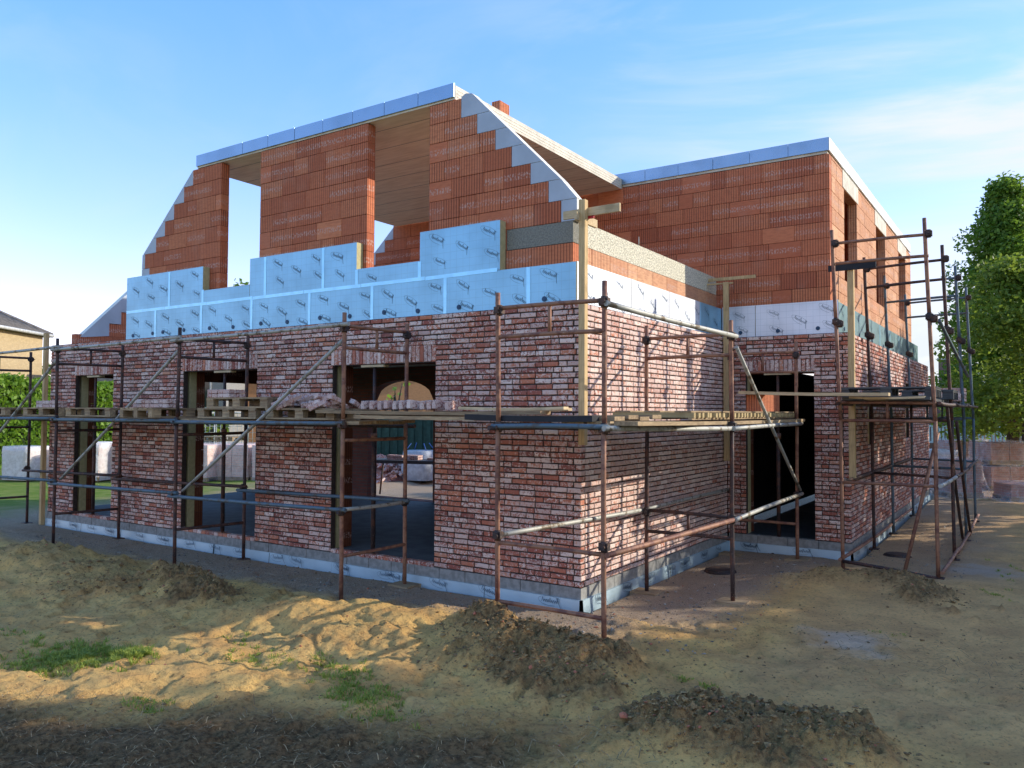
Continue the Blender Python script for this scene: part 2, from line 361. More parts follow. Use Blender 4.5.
def make_ground():
    def axis(segs):
        out = []
        for a, b, st in segs:
            n = max(1, int(round((b - a)/st))); out += list(np.linspace(a, b, n, endpoint=False))
        return np.array(out + [segs[-1][1]])
    xs = axis([(-900, -200, 100), (-200, -60, 20), (-60, -20, 2.5), (-20, -9, .35), (-9, -5, .06), (-5, 4.2, .027), (4.2, 6, .08), (6, 12, .4), (12, 60, 4), (60, 200, 20), (200, 900, 100)])
    ys = axis([(-400, -60, 40), (-60, -12, 6), (-12, -5.6, .4), (-5.6, 1.2, .027), (1.2, 4.8, .05), (4.8, 9, .12), (9, 24, .4), (24, 60, 3), (60, 200, 20), (200, 1200, 100)])
    X, Y = np.meshgrid(xs, ys); h, cl = terrain(X, Y)
    nx, ny = len(xs), len(ys)
    V = np.stack([X.ravel(), Y.ravel(), h.ravel()], 1)
    i = np.arange(nx*ny).reshape(ny, nx)
    F = np.stack([i[:-1, :-1].ravel(), i[:-1, 1:].ravel(), i[1:, 1:].ravel(), i[1:, :-1].ravel()], 1)
    me = bpy.data.meshes.new('ground')
    me.vertices.add(len(V)); me.vertices.foreach_set('co', V.ravel())
    me.loops.add(F.size); me.loops.foreach_set('vertex_index', F.ravel())
    me.polygons.add(len(F)); me.polygons.foreach_set('loop_start', np.arange(0, F.size, 4)); me.polygons.foreach_set('loop_total', np.full(len(F), 4))
    me.update(calc_edges=True); me.polygons.foreach_set('use_smooth', np.ones(len(F), bool))
    # masks: r = dark soil, g = gravel, b = grass, a = clods
    wob = (fbm(X*1.1, Y*1.1, 4, 40) - .5)*1.4
    soil = sstep(.45, -.25, (Y + 3.75) - .50*X + wob*.9) * sstep(2.1, 1.2, X + wob*.5)
    grav = np.maximum(sstep(-1.45, -.95, Y + wob*.5)*sstep(.9, .2, X + wob*.4 - .2)*(X < 2), sstep(1.9, 1.0, X + wob*.5 - .1*(Y-1))*sstep(-.4, .3, Y + wob*.6)*(X > -.5))
    grav = np.maximum(grav, .65*sstep(1.6, 2.0, X)*sstep(4.2, 3.0, X + wob)*sstep(3.3, 4.2, Y + wob)*sstep(17, 14, Y))
    grass = np.maximum(sstep(-12.5, -15.5, X + wob*2), np.maximum(sstep(22, 26, Y + wob), sstep(9, 14, X + wob*2)))
    grass = np.maximum(grass, sstep(-14, -18, Y))
    path = sstep(1.6, 2.6, X + wob*.6)*sstep(-2.5, -1, Y + wob*.6)
    A = np.stack([soil.ravel(), grav.ravel(), grass.ravel(), np.ones(X.size)], 1).astype(np.float32)
    B = np.stack([cl.ravel(), path.ravel(), np.zeros(X.size), np.ones(X.size)], 1).astype(np.float32)
    a = me.attributes.new('mask', 'FLOAT_COLOR', 'POINT'); a.data.foreach_set('color', A.ravel())
    a = me.attributes.new('mask2', 'FLOAT_COLOR', 'POINT'); a.data.foreach_set('color', B.ravel())
    m, nt, b = mat('ground_soil'); N = NT(nt); p = N.geo()
    def att(nm):
        a = N.n('ShaderNodeAttribute', attribute_name=nm); s = N.n('ShaderNodeSeparateColor'); N.l(a.outputs['Color'], s.inputs[0]); return s.outputs
    so, gr, ga = att('mask'); cd, pa, _ = att('mask2')
    n1 = N.noise(p, 2.2, 6, .6); n2 = N.noise(p, 26, 5, .65); n3 = N.noise(p, 120, 3, .6); n4 = N.noise(p, .6, 4)
    sand = N.mix(N.ramp(n1, .35, .68), (.92, .57, .20), (.70, .40, .15))
    sand = N.mix(N.math('MULTIPLY', N.ramp(n2, .5, .66), .6), sand, (.34, .18, .08))
    sand = N.mix(N.math('MULTIPLY', N.ramp(n4, .5, .7), .35), sand, (.52, .37, .20))
    pth = N.mix(N.ramp(n1, .3, .7), (.84, .50, .22), (.62, .36, .165))
    pth = N.mix(N.math('MULTIPLY', N.ramp(n2, .5, .75), .6), pth, (.16, .105, .06))
    c = N.mix(N.math('MULTIPLY', pa, .8), sand, pth)
    cdc = N.mix(N.ramp(n2, .35, .65), (.40, .235, .10), (.16, .092, .045))
    c = N.mix(N.math('MULTIPLY', cd, .88), c, cdc)
    grc = N.mix(N.ramp(n3, .4, .62), (.56, .43, .33), (.27, .20, .15))
    grc = N.mix(N.math('MULTIPLY', N.ramp(n1, .5, .75), .4), grc, (.40, .27, .13))
    c = N.mix(N.math('MULTIPLY', gr, .9), c, grc)
    soc = N.mix(N.ramp(n2, .38, .62), (.23, .14, .07), (.075, .048, .028))
    soc = N.mix(N.math('MULTIPLY', N.ramp(n1, .52, .7), .5), soc, (.26, .19, .11))
    c = N.mix(N.math('MULTIPLY', so, .92), c, soc)
    gac = N.mix(N.ramp(n1, .35, .65), (.13, .22, .03), (.24, .28, .07))
    c = N.mix(ga, c, gac)
    # cement dust spilled beside the path
    vs = N.n('ShaderNodeVectorMath', operation='DISTANCE'); N.l(N.scale(p, (1, 1.0, 0)), vs.inputs[0]); vs.inputs[1].default_value = (2.62, .38, 0)
    sp = N.ramp(N.math('ADD', vs.outputs['Value'], N.math('MULTIPLY', N.math('SUBTRACT', n1, .5), 1.3)), .55, .1)
    c = N.mix(N.math('MULTIPLY', sp, .5), c, (.64, .57, .52))
    vs2 = N.n('ShaderNodeVectorMath', operation='DISTANCE'); N.l(N.scale(p, (1, 1, 0)), vs2.inputs[0]); vs2.inputs[1].default_value = (3.5, 4.9, 0)
    sp2 = N.ramp(N.math('ADD', vs2.outputs['Value'], N.math('MULTIPLY', N.math('SUBTRACT', n1, .5), 1.6)), .7, .1)
    c = N.mix(N.math('MULTIPLY', sp2, .5), c, (.46, .42, .40))
    n5 = N.noise(p, 60, 6, .75); c = N.mix(N.math('MULTIPLY', N.ramp(n5, .56, .70), .55), c, (.16, .10, .05)); c = N.mix(N.math('MULTIPLY', N.ramp(n5, .42, .30), .35), c, (.80, .60, .34))
    N.l(c, b.inputs['Base Color']); b.inputs['Roughness'].default_value = .95; b.inputs['Specular IOR Level'].default_value = .1
    hgt = N.math('ADD', N.math('MULTIPLY', n2, .6), N.math('MULTIPLY', n3, .35))
    N.bump(b, N.math('ADD', hgt, N.math('MULTIPLY', n5, .6)), 1.0, .035)
    me.materials.append(m)
    o = bpy.data.objects.new('ground', me); col.objects.link(o); tag(o, kind='structure')
    return o
make_ground()
def gz(x, y):
    h, _ = terrain(np.array([x]), np.array([y])); return float(h[0])

# ------------------------------------------------------------------ walls
def rects(u0, u1, z0, z1, openings):
    us = sorted({u0, u1, *[v for o in openings for v in o[:2] if u0 < v < u1]})
    zs = sorted({z0, z1, *[v for o in openings for v in o[2:] if z0 < v < z1]})
    out = []
    for a, b in zip(us, us[1:]):
        run = None
        for c, d in zip(zs, zs[1:]):
            um, zm = (a+b)/2, (c+d)/2
            if any(o[0] < um < o[1] and o[2] < zm < o[3] for o in openings):
                if run: out.append((a, b, *run)); run = None
            else: run = (run[0], d) if run else (c, d)
        if run: out.append((a, b, *run))
    return out

CH = .0634
def brick_unit(mb, P, u0, u1, z0, z1, depth, jit, c):
    """one hand-made brick with rough outline; P(u, z, d) maps to world, d = out of wall"""
    d0 = random.uniform(-jit, jit)
    uw = (u1 - u0); n = 3 if uw > .15 else 2
    loop = []
    e = .0028
    for k in range(n): loop.append((u0 + uw*k/n, z0))
    for k in range(2): loop.append((u1, z0 + (z1-z0)*k/2))
    for k in range(n): loop.append((u1 - uw*k/n, z1))
    for k in range(2): loop.append((u0, z1 - (z1-z0)*k/2))
    loop = [(a + random.uniform(-e, e), b + random.uniform(-e, e)) for a, b in loop]
    cu, cz = (u0+u1)/2, (z0+z1)/2
    s = .006
    def ins(a, b): return (a + (s if a < cu else -s) * (1 if abs(a-cu) > uw*.3 else 0), b + (s if b < cz else -s) * (1 if abs(b-cz) > (z1-z0)*.3 else 0))
    N_ = len(loop)
    tl = random.uniform(-.002, .002); tz = random.uniform(-.02, .02)
    front = [P(*ins(a, b), d0 + tl*(a-cu)/uw + tz*(b-cz)) for a, b in loop]
    ring = [P(a, b, d0 - .005) for a, b in loop]
    back = [P(a, b, -depth) for a, b in loop]
    fs = [tuple(range(N_))]
    for k in range(N_):
        j = (k+1) % N_
        fs.append((N_+k, N_+j, j, k)); fs.append((2*N_+k, 2*N_+j, N_+j, N_+k))
    mb.raw(front + ring + back, fs, 0, c)

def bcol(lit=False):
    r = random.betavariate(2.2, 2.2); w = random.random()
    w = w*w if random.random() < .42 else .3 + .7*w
    if lit: r = min(1, r*.7 + .42); w = min(1, w*.75 + .55)  # sunlight on this wall put into the brick tint: warmer body, more white
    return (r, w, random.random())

def brick_wall(name, parent, P, u0, u1, z0, z1, openings=(), quoin=None, label=None, depth=.09, lit=False):
    """quoin=(end, parity): alternate courses stop a brick depth short at 'start' or 'end'"""
    mb = MB(); k = 0; z = z0
    while z < z1 - .02:
        zt = min(z + CH, z1)
        a0, a1 = u0, u1
        if quoin:
            for end, par in quoin:
                if k % 2 == par:
                    if end == 'start': a0 += .103
                    else: a1 -= .103
        zm = (z + zt)/2
        segs = [(a0, a1)]
        for o in openings:
            if o[2] - .01 < zm < o[3] + .001:
                new = []
                for a, b in segs:
                    if o[1] <= a or o[0] >= b: new.append((a, b)); continue
                    if o[0] > a: new.append((a, o[0]))
                    if o[1] < b: new.append((o[1], b))
                segs = new
        for a, b in segs:
            u = a; first = True
            while u < b - .005:
                L = .104 if (first and k % 2) else (.208 if random.random() < .74 else .104) * random.uniform(.96, 1.04)
                first = False
                if b - (u + L) < .06: L = b - u
                if L > .25: L = L/2
                brick_unit(mb, P, u + .0065, u + L - .0065, z + .0077, zt - .0072, depth, .005, bcol(lit))
                u += L
        z = zt; k += 1
    wall = mb.build(name, M['brick'], parent)
    if label: wall['label'] = label
    bk = MB()
    for a, b, c, d in rects(u0 + .01, u1 - .01, z0, z1 - .004, openings):
        bk.obox(P(a, c, -.014), Vector(P(b, c, -.014)) - Vector(P(a, c, -.014)), Vector(P(a, c, -depth+.004)) - Vector(P(a, c, -.014)), (0, 0, d - c))
    bk.build('mortar_joints', M['mortar'], wall)
    return wall
def soldier(parent, P, u0, u1, z0, z1, depth=.09):
    mb = MB(); n = int((u1 - u0)/.0645); w = (u1 - u0)/n
    for i in range(n):
        a = u0 + i*w
        brick_unit(mb, P, a + .005, a + w - .005, z0 + .003, z1 - .006, depth, .003, bcol())
    o = mb.build('soldier_course', M['brick'], parent)
    return o

def block_wall(name, parent, P, courses, thick=.15, mats=None, label=None, bl=(.28, .5), ribs=1.0, jit=.002):
    """courses: list of (z0, z1, [(u0,u1),...]); full-depth clay blocks"""
    mb = MB()
    for ci, (z0, z1, segs) in enumerate(courses):
        for a, b in segs:
            u = a; first = True
            while u < b - .004:
                L = random.choice([.30, .37, .5, .5, .5, .25])
                if first and ci % 2: L = .25
                first = False
                if b - (u + L) < .09: L = b - u
                if L > .62: L /= 2
                d = random.uniform(-jit, jit)
                rib = (0 if random.random() < .12 else random.uniform(.55, 1.0))*ribs
                c = (random.betavariate(5, 5), rib, random.random())
                x0, x1, y0, y1 = u + .002, u + L - .002, z0 + .002, z1 - .003
                s = .004
                front = [P(x0+s, y0+s, d), P(x1-s, y0+s, d), P(x1-s, y1-s, d), P(x0+s, y1-s, d)]
                ring = [P(x0, y0, d-.004), P(x1, y0, d-.004), P(x1, y1, d-.004), P(x0, y1, d-.004)]
                back = [P(x0, y0, -thick), P(x1, y0, -thick), P(x1, y1, -thick), P(x0, y1, -thick)]
                fs = [(0, 1, 2, 3)] + [(4+k, 4+(k+1) % 4, (k+1) % 4, k) for k in range(4)] + [(8+k, 8+(k+1) % 4, 4+(k+1) % 4, 4+k) for k in range(4)] + [(11, 10, 9, 8)]
                mb.raw(front+ring+back, fs, 0, c)
                u += L
    o = mb.build(name, mats or M['clay'], parent)
    if label: o['label'] = label
    return o

# projections for the wall planes; u grows along +X or +Y
def PF(y):  # faces -Y
    return lambda u, z, d: (u, y - d, z)
def PR(x):  # faces +X
    return lambda u, z, d: (x + d, u, z)
def PL(x): # faces -X
    return lambda u, z, d: (x - d, -u, z)
def PB(y): # faces +Y
    return lambda u, z, d: (-u, y + d, z)

house = empty('unfinished_house', (0, 0, 0), 0, 'unfinished red brick house with blue foil insulation and orange clay block upper floor', 'house')

ZB, ZT = .21, 3.322
SZ0, SZ1 = 2.73, 2.945
opA = (-3.84, -2.05); opB = (-7.20, -5.41); opC = (-10.45, -9.21)
ops = [(a, b, .21, SZ1) for a, b in (opA, opB, opC)]
facade = brick_wall('brick_facade', house, PF(0), -11.34, 0, ZB, ZT, ops, [('end', 1), ('start', 1)], 'shaded reclaimed brick facade with three openings')
for a, b in (opA, opB, opC):
    soldier(facade, PF(0), a - .03, b + .005, SZ0, SZ1)
    mb = MB(); mb.box((a - .1, .012, SZ0 - .006), (b + .1, .088, SZ0)); mb.build('lintel_angle', M['coupler'], facade)
    # sill row of bricks laid flat
    mb = MB(); n = int((b-a)/.105); w = (b-a)/n
    for i in range(n): brick_unit(mb, PF(0), a + i*w + .004, a + (i+1)*w - .004, .205, .255, .09, .004, bcol())
    mb.build('sill_course', M['brick'], facade)
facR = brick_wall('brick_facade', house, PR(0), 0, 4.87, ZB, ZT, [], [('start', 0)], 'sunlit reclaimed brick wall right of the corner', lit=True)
dD = (.30, 1.33)
facD = brick_wall('brick_facade', house, PF(4.87), .0, 1.84, ZB, ZT, [(dD[0], dD[1], .12, SZ1)], [('end', 1)], 'recessed brick wall with the dark doorway')
soldier(facD, PF(4.87), dD[0] - .02, dD[1] + .02, SZ0 + .02, SZ1)
mb = MB(); mb.box((dD[0]-.08, 4.882, SZ0+.012), (dD[1]+.08, 4.95, SZ0+.02)); mb.build('lintel_angle', M['galv'], facD)
wnd = [(6.35, 6.85, 1.6, 2.76), (10.8, 11.35, 1.6, 2.76)]
facW = brick_wall('brick_facade', house, PR(1.84), 4.87, 15.0, ZB, ZT, wnd, [('start', 0)], 'long brick side wall behind the right hand scaffold')
for w_ in wnd:
    mb = MB(); mb.box((1.74, w_[0], w_[2]), (1.775, w_[1], w_[3])); mb.build('window_board', M['wood'], facW)
# left end wall (faces -X) veneer returns
brick_wall('brick_facade', house, PL(-11.34), -5.2, 0, ZB, ZT, [(-4.72, -.62, .12, 2.85)], [('end', 0)], 'left end brick wall with the wide opening')

# plinth: concrete block course and insulation skirt
def plinth(P, u0, u1, breaks):
    mb = MB()
    for a, b, _, _ in rects(u0, u1, 0, 1, [(x, y, 0, 1) for x, y in breaks]):
        n = max(1, int((b-a)/.39)); w = (b-a)/n
        for i in range(n):
            A, B = a + i*w + .004, a + (i+1)*w - .004; d = random.uniform(-.003, .003)
            o_ = Vector(P(A, .075, d)); mb.obox(o_, Vector(P(B, .075, d)) - o_, Vector(P(A, .075, -.12)) - o_, Vector(P(A, .205, d)) - o_)
    mb.build('plinth_block_course', M['cblock'], house)
    mb = MB(); n = max(1, int((u1-u0)/1.2)); w = (u1-u0)/n
    for i in range(n):
        A, B = u0 + i*w + .003, u0 + (i+1)*w - .003; k = random.uniform(.0, .015)
        v = [P(A, .082, .012+k), P(B, .082, .016+k), P(B, -.16, .035+k), P(A, -.16, .03+k), P(A, .082, -.03), P(B, .082, -.03)]
        mb.raw(v, [(0, 3, 2, 1), (0, 1, 5, 4)])
    return mb
def scribble(mb, P, u, z, s, d, mi, tilt=-.45):
    """printed maker's mark: an oval swash round a short handwritten word"""
    ca, sa = math.cos(tilt), math.sin(tilt)
    def T(a, b): return (u + s*(a*ca - b*sa), z + s*(a*sa + b*ca))
    def stroke(pts, w):
        for (a, b) in zip(pts, pts[1:]):
            A = Vector((*T(*a), 0)); B = Vector((*T(*b), 0)); t = (B - A)
            if t.length < 1e-6: continue
            n = Vector((-t.y, t.x, 0)).normalized()*w*s/2; t = t.normalized()*w*s*.4
            q = [A + n - t, A - n - t, B - n + t, B + n + t]
            mb.poly([P(v.x, v.y, d) for v in q], mi)
    pts = [(math.cos(t)*(.52+.04*math.sin(3*t)), math.sin(t)*.19 + .02) for t in np.linspace(.5 + random.random()*.3, 5.2, 12)]
    stroke(pts, .010)
    x = -.36; last = (x, -.02); word = [last]
    for i in range(9):
        x += .085; word.append((x - .045, (.15 if i % 4 == 0 else .07)*random.uniform(.8, 1.2))); word.append((x, -.04*random.uniform(.6, 1.3)))
    stroke(word, .018)
    stroke([(.30, .16), (.52, -.24)], .02)
skf = foil_material('plinth_insulation_foil', (.50, .64, .72), .4, .42, grid=False)
for P, a, b, br in ((PF(0), -11.36, .0, []), (PR(0), .0, 4.86, []), (PF(4.87), .02, 1.84, []), (PR(1.84), 4.87, 15, [])):
    mb = plinth(P, a, b, br)
    u = a + .3
    while u < b - .3:
        for _ in range(random.choice([1, 2])):
            scribble(mb, P, u + random.uniform(-.1, .1), .03, .28, .045, 1, tilt=random.uniform(-.25, .1))
        u += random.uniform(.5, .9)
    o = mb.build('plinth_insulation', [skf, M['ink']], house)

# --- insulation panels
def panel(P, u0, u1, z0, z1, dots=(), m0='foil', ink=True, thick=.12, grid_off=0):
    mb = MB(); g = .004
    o_ = Vector(P(u0+g, z0, 0)); U = Vector(P(u1-g, z0, 0)) - o_; D = Vector(P(u0+g, z0, -thick)) - o_; Z = Vector((0, 0, z1 - z0 - .003))
    vs = [o_, o_+U, o_+U+D, o_+D, o_+Z, o_+U+Z, o_+U+D+Z, o_+D+Z]
    mb.raw(vs, [(0, 1, 5, 4)], 0); mb.raw(vs, [(0,3,2,1),(4,5,6,7),(1,2,6,5),(2,3,7,6),(3,0,4,7)], 1)
    if ink:
        u = u0 + .28; k = grid_off
        while u < u1 - .12:
            for q in range(3):
                zz = z1 - .14 - q*.27 - (.13 if k % 2 else 0)
                if zz > z0 + .08 and zz < z1 - .05 and (u1-u0) > .35: scribble(mb, P, u + (0.05 if q % 2 else 0), zz + random.uniform(-.025, .025), .25*random.uniform(.85, 1.1), .0018, 2, tilt=-.45 + random.uniform(-.12, .12))
            u += .40; k += 1
    o = mb.build('insulation_panel', [M[m0], M['pir'], M['ink']], house)
    for (du, dz) in dots:
        d = MB(); c = Vector(P(du, dz, .001)); e = Vector(P(du, dz, .009)); d.tube(c, e, .032, 12); d.tube(e, Vector(P(du, dz, .012)), .012, 8)
        d.build('anchor_disc', M['anchor'], o)
    return o
def tapes(P, vert, horiz, m='tape'):
    for u, z0, z1 in vert:
        mb = MB(); w = .026
        mb.poly([P(u-w, z0, .003), P(u+w, z0, .003), P(u+w, z1, .003), P(u-w, z1, .003)]); mb.build('joint_tape', M[m], house)
    for u0, u1, z in horiz:
        mb = MB(); n = max(1, int((u1-u0)/1.1)); w = (u1-u0)/n
        for i in range(n):
            a, b = u0 + i*w, u0 + (i+1)*w - .006; s = random.uniform(-.006, .006)
            mb.poly([P(a, z-.024+s, .005), P(b, z-.024-s, .005), P(b, z+.024-s, .005), P(a, z+.024+s, .005)])
        mb.build('joint_tape', M[m], house)
Pi = PF(.125)
j1 = [-9.06, -8.19, -6.94, -5.71, -4.45, -3.24, -2.0, -.77, -.135]
for a, b in zip(j1, j1[1:]):
    dots = [(u, 3.40 + random.uniform(-.01, .02)) for u in np.arange(a + .22, b - .05, .58)]
    panel(Pi, a, b, 3.25, 3.805, dots)
j2 = [(-9.06, -7.81, 4.41), (-7.81, -6.91, 4.41), (-6.91, -5.765, 4.02), (-5.765, -5.41, 4.41), (-5.41, -4.18, 4.41), (-4.18, -3.53, 4.41), (-3.53, -2.42, 4.04), (-2.42, -1.17, 4.41)]
for a, b, t in j2: panel(Pi, a, b, 3.808, t, grid_off=random.randint(0, 1))
tapes(Pi, [(u, 3.3, 3.80) for u in j1[1:-1]] + [(u, 3.81, 4.03) for u in (-6.91, -3.53, -2.42)] + [(u, 3.81, 4.40) for u in (-7.81, -5.41, -4.18)], [(-9.05, -1.2, 3.806)])
Pr = PR(-.13)
jr = [.13, 1.55, 2.79, 4.02, 5.0]
for i, (a, b) in enumerate(zip(jr, jr[1:])):
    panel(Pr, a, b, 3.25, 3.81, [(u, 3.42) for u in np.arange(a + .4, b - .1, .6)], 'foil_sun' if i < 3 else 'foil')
tapes(Pr, [(4.02, 3.3, 3.8)], [], 'tape')
for u in (1.55, 2.79): mb = MB(); mb.box((-.129, u-.007, 3.3), (-.1275, u+.007, 3.8)); mb.build('joint_gap', M['cblock'], house)
mbt = MB()
Pd = PF(5.0)
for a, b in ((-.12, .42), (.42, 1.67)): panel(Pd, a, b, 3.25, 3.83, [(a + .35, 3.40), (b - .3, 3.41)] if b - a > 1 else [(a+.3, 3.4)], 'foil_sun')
Pw = PR(1.67)
y = 5.0
while y < 14.3:
    b = min(y + 1.24, 14.45); panel(Pw, y, b, 3.25, 3.80, [(y + .4, 3.42)], 'foil_shade', ink=True); y = b
tapes(Pw, [(5.0 + 1.24*k, 3.3, 3.79) for k in range(1, 8)], [], 'tape')
# insulation behind the veneer at ground level, seen at the jambs
mb = MB()
for a, b, c, d in rects(-11.2, -.14, .21, 3.24, [(x, y_, 0, 2.75) for x, y_ in (opA, opB, opC)]): mb.box((a, .125, c), (b, .245, d))
mb.build('cavity_insulation', M['pir'], house); mb = MB()
for a, b, c, d in rects(.0, 1.67, .21, 3.24, [(dD[0], dD[1], 0, 2.77)]): mb.box((a, 5.0, c), (b, 5.115, d))
mb.build('cavity_insulation', M['pir'], house)

# --- clay block walls, ground floor inner leaf
def courses(z0, z1, u0, u1, openings, h=.252):
    out = []; z = z0
    while z < z1 - .02:
        zt = min(z + h, z1); segs = [(u0, u1)]; zm = (z+zt)/2
        for o in openings:
            if o[2] <= zm <= o[3]:
                new = []
                for a, b in segs:
                    if o[1] <= a or o[0] >= b: new.append((a, b)); continue
                    if o[0] > a: new.append((a, o[0]))
                    if o[1] < b: new.append((o[1], b))
                segs = new
        out.append((z, zt, segs)); z = zt
    return out
block_wall('clay_inner_wall', house, PF(.25), courses(.21, 3.05, -11.05, -.25, [(a, b, 0, 2.72) for a, b in (opA, opB, opC)]), mats=M['clay_shaded'])
block_wall('clay_inner_wall', house, PF(5.12), courses(.21, 3.05, -.1, 1.53, [(dD[0], dD[1], 0, 2.72)]), mats=M['clay_shaded'])
block_wall('clay_inner_wall', house, PR(-.25), courses(.21, 3.05, .41, 5.1, []), mats=M['clay_shaded'])
block_wall('clay_inner_wall', house, PR(1.53), courses(.21, 3.05, 5.28, 14.4, [(w_[0], w_[1], w_[2], w_[3]) for w_ in wnd]), mats=M['clay_shaded'])
block_wall('clay_inner_wall', house, PL(-11.2), courses(.21, 3.05, -4.9, -.26, [(-4.72, -.62, 0, 2.85)]), mats=M['clay_shaded'])
# rear wall with segmental arch
mb = MB()
AX0, AX1, ASP, ARI = -8.08, -6.25, 2.35, .42
yr0, yr1 = 5.12, 5.4
for a, b, c, d in rects(-11.2, -.12, .0, 3.05, [(AX0, AX1, .25, 3.05)]): mb.box((a, yr0, c), (b, yr1, d))
K = 16
for i in range(K):
    a = AX0 + (AX1-AX0)*i/K; b = AX0 + (AX1-AX0)*(i+1)/K
    f = lambda x: ASP + ARI*math.sqrt(max(0, 1 - ((x - (AX0+AX1)/2)/((AX1-AX0)/2))**2))
    for (ya, flip) in ((yr0, 0), (yr1, 1)):
        q = [(a, ya, f(a)), (b, ya, f(b)), (b, ya, 3.05), (a, ya, 3.05)]; mb.poly(q[::-1] if flip else q)
    mb.poly([(a, yr0, f(a)), (a, yr1, f(a)), (b, yr1, f(b)), (b, yr0, f(b))])
texb = texbrick_material('rear_brick', (.24, .07, .045), (.16, .05, .035), (.10, .08, .07))
o = mb.build('rear_wall', texb, house); o['label'] = 'rear wall with the arched opening'
# partition + floor + ceiling
mb = MB(); mb.box((-11.2, .1, -.3), (-.1, 5.12, .243)); mb.box((-.098, 5.0, -.3), (1.74, 14.9, .14)); mb.build('ground_floor_slab', M['floor'], house)
mb = MB(); mb.box((-11.05, .26, 3.052), (-.26, 5.3, 3.24)); mb.box((-.258, 5.13, 3.052), (1.52, 14.9, 3.24)); mb.build('upper_floor_slab', M['slab'], house)
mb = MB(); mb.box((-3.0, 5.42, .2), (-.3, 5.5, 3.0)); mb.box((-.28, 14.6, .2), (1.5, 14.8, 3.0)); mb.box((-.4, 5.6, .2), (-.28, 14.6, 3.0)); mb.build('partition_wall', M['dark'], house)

# --- upper storey front gable
ZC = [3.30 + .252*k for k in range(12)]  # 3.30 .. 6.07
stepR = {11: None}
rgt = [-.25, -.25, -.25, -.25, -.41, -.58, -.83, -1.10, -1.34, -1.62, -1.87]
lft = [-8.80]*4 + [-8.79, -8.74, -8.42, -8.17, -7.92, -7.65, -7.41]
lft = [-8.80, -8.80, -8.80, -8.80, -8.74, -8.74, -8.42, -8.17, -7.92, -7.65, -7.41]
o1 = (-6.66, -5.71); o2 = (-3.47, -2.38)
cs = []
for k in range(11):
    segs = []
    cur = lft[k]
    r_end = rgt[k] if k != 3 else -1.165
    if k == 4: cur = -8.60
    for a, b in (o1, o2):
        if k >= 3: segs.append((cur, a)); cur = b
    segs.append((cur, r_end)); cs.append((ZC[k], ZC[k+1], segs))
block_wall('clay_gable_wall', house, PF(.25), cs, label='front gable wall of orange clay blocks with stepped ends')
# lintel strips above openings are the slab itself
mb = MB(); mb.box((-1.16, .255, ZC[3] + .004), (-.25, .40, ZC[4] - .002)); mb.build('concrete_beam', M['concrete'], house)
mb = MB(); mb.box((-.40, .402, ZC[3] + .002), (-.252, 5.10, ZC[4] + .03)); o = mb.build('concrete_beam', M['beam'], house); o['label'] = 'rough pale edge beam above the sunlit wall'
block_wall('clay_gable_wall', house, PR(-.25), [(ZC[k], ZC[k+1], [(.41, 5.10)]) for k in range(3)], mats=M['clay_sunlit'], label='band of clay blocks under the edge beam')
# stepped-end insulation infills
def prism_y(mb, pts, y0, y1, mfront=0, mside=1):
    n = len(pts)
    mb.poly([(x, y0, z) for x, z in pts], mfront); mb.poly([(x, y1, z) for x, z in pts][::-1], mfront)
    for i in range(n):
        a = pts[i]; b = pts[(i+1) % n]; mb.poly([(a[0], y1, a[1]), (b[0], y1, b[1]), (b[0], y0, b[1]), (a[0], y0, a[1])], mside)
def infill(y0, y1):
    g = .003
    for k in range(4, 11):      # right
        z0, z1 = ZC[k] + g, ZC[k+1] - g
        xs0 = rgt[k] + g
        sl = lambda z: -1.70 + (6.10 - z)*1.0
        a, b = min(sl(z0), -.2), min(sl(z1), -.2)
        mb = MB(); pts = [(xs0, z0), (a, z0), (b, z1), (xs0, z1)]
        if k == 10: pts = [(xs0, z0), (a, z0), (-1.70, 6.10), (-1.80, 6.12), (xs0, 6.09)]
        prism_y(mb, pts, y0, y1); mb.build('gable_insulation', [M['eps'], M['epsedge']], house)
    for k in range(4, 11):      # left
        z0, z1 = ZC[k] + g, ZC[k+1] - g
        xs1 = lft[k] - g
        if k == 4: xs1 = -8.60 - g
        sl = lambda z: max(-8.83, -7.42 - (6.07 - z)*1.1)
        pts = [(sl(z0), z0), (xs1, z0), (xs1, z1), (sl(z1), z1)]
        if k == 5: pts = [(-8.83, z0), (xs1, z0), (xs1, z1), (-8.82, z1)]
        mb = MB(); prism_y(mb, pts, y0, y1); mb.build('gable_insulation', [M['eps'], M['epsedge']], house)
M['epsedge'] = simple('gable_insulation_edge', (.78, .75, .68), .8, var=.1)
infill(.256, .395)
# --- wall along y=5.12: rear gable of the left block + front of the wing
cs = []
for k in range(11):
    segs = [(lft[k] if k > 3 else -8.8, 1.53)]
    if k >= 3: segs = [(lft[k], -5.0), (-5.0, 1.53)]
    cs.append((ZC[k], ZC[k+1] + (.04 if k == 10 else 0), segs))
block_wall('clay_gable_wall', house, PF(5.12), cs, label='wide clay block wall of the rear wing')
g = .003
for k in range(4, 11):
    z0, z1 = ZC[k] + g, ZC[k+1] - g; xs1 = lft[k] - g
    sl = lambda z: max(-8.83, -7.42 - (6.07 - z)*1.1)
    if sl(z0) < xs1:
        mb = MB(); prism_y(mb, [(sl(z0), z0), (xs1, z0), (xs1, z1), (sl(z1), z1)], 5.125, 5.265); mb.build('gable_insulation', [M['eps'], M['epsedge']], house)
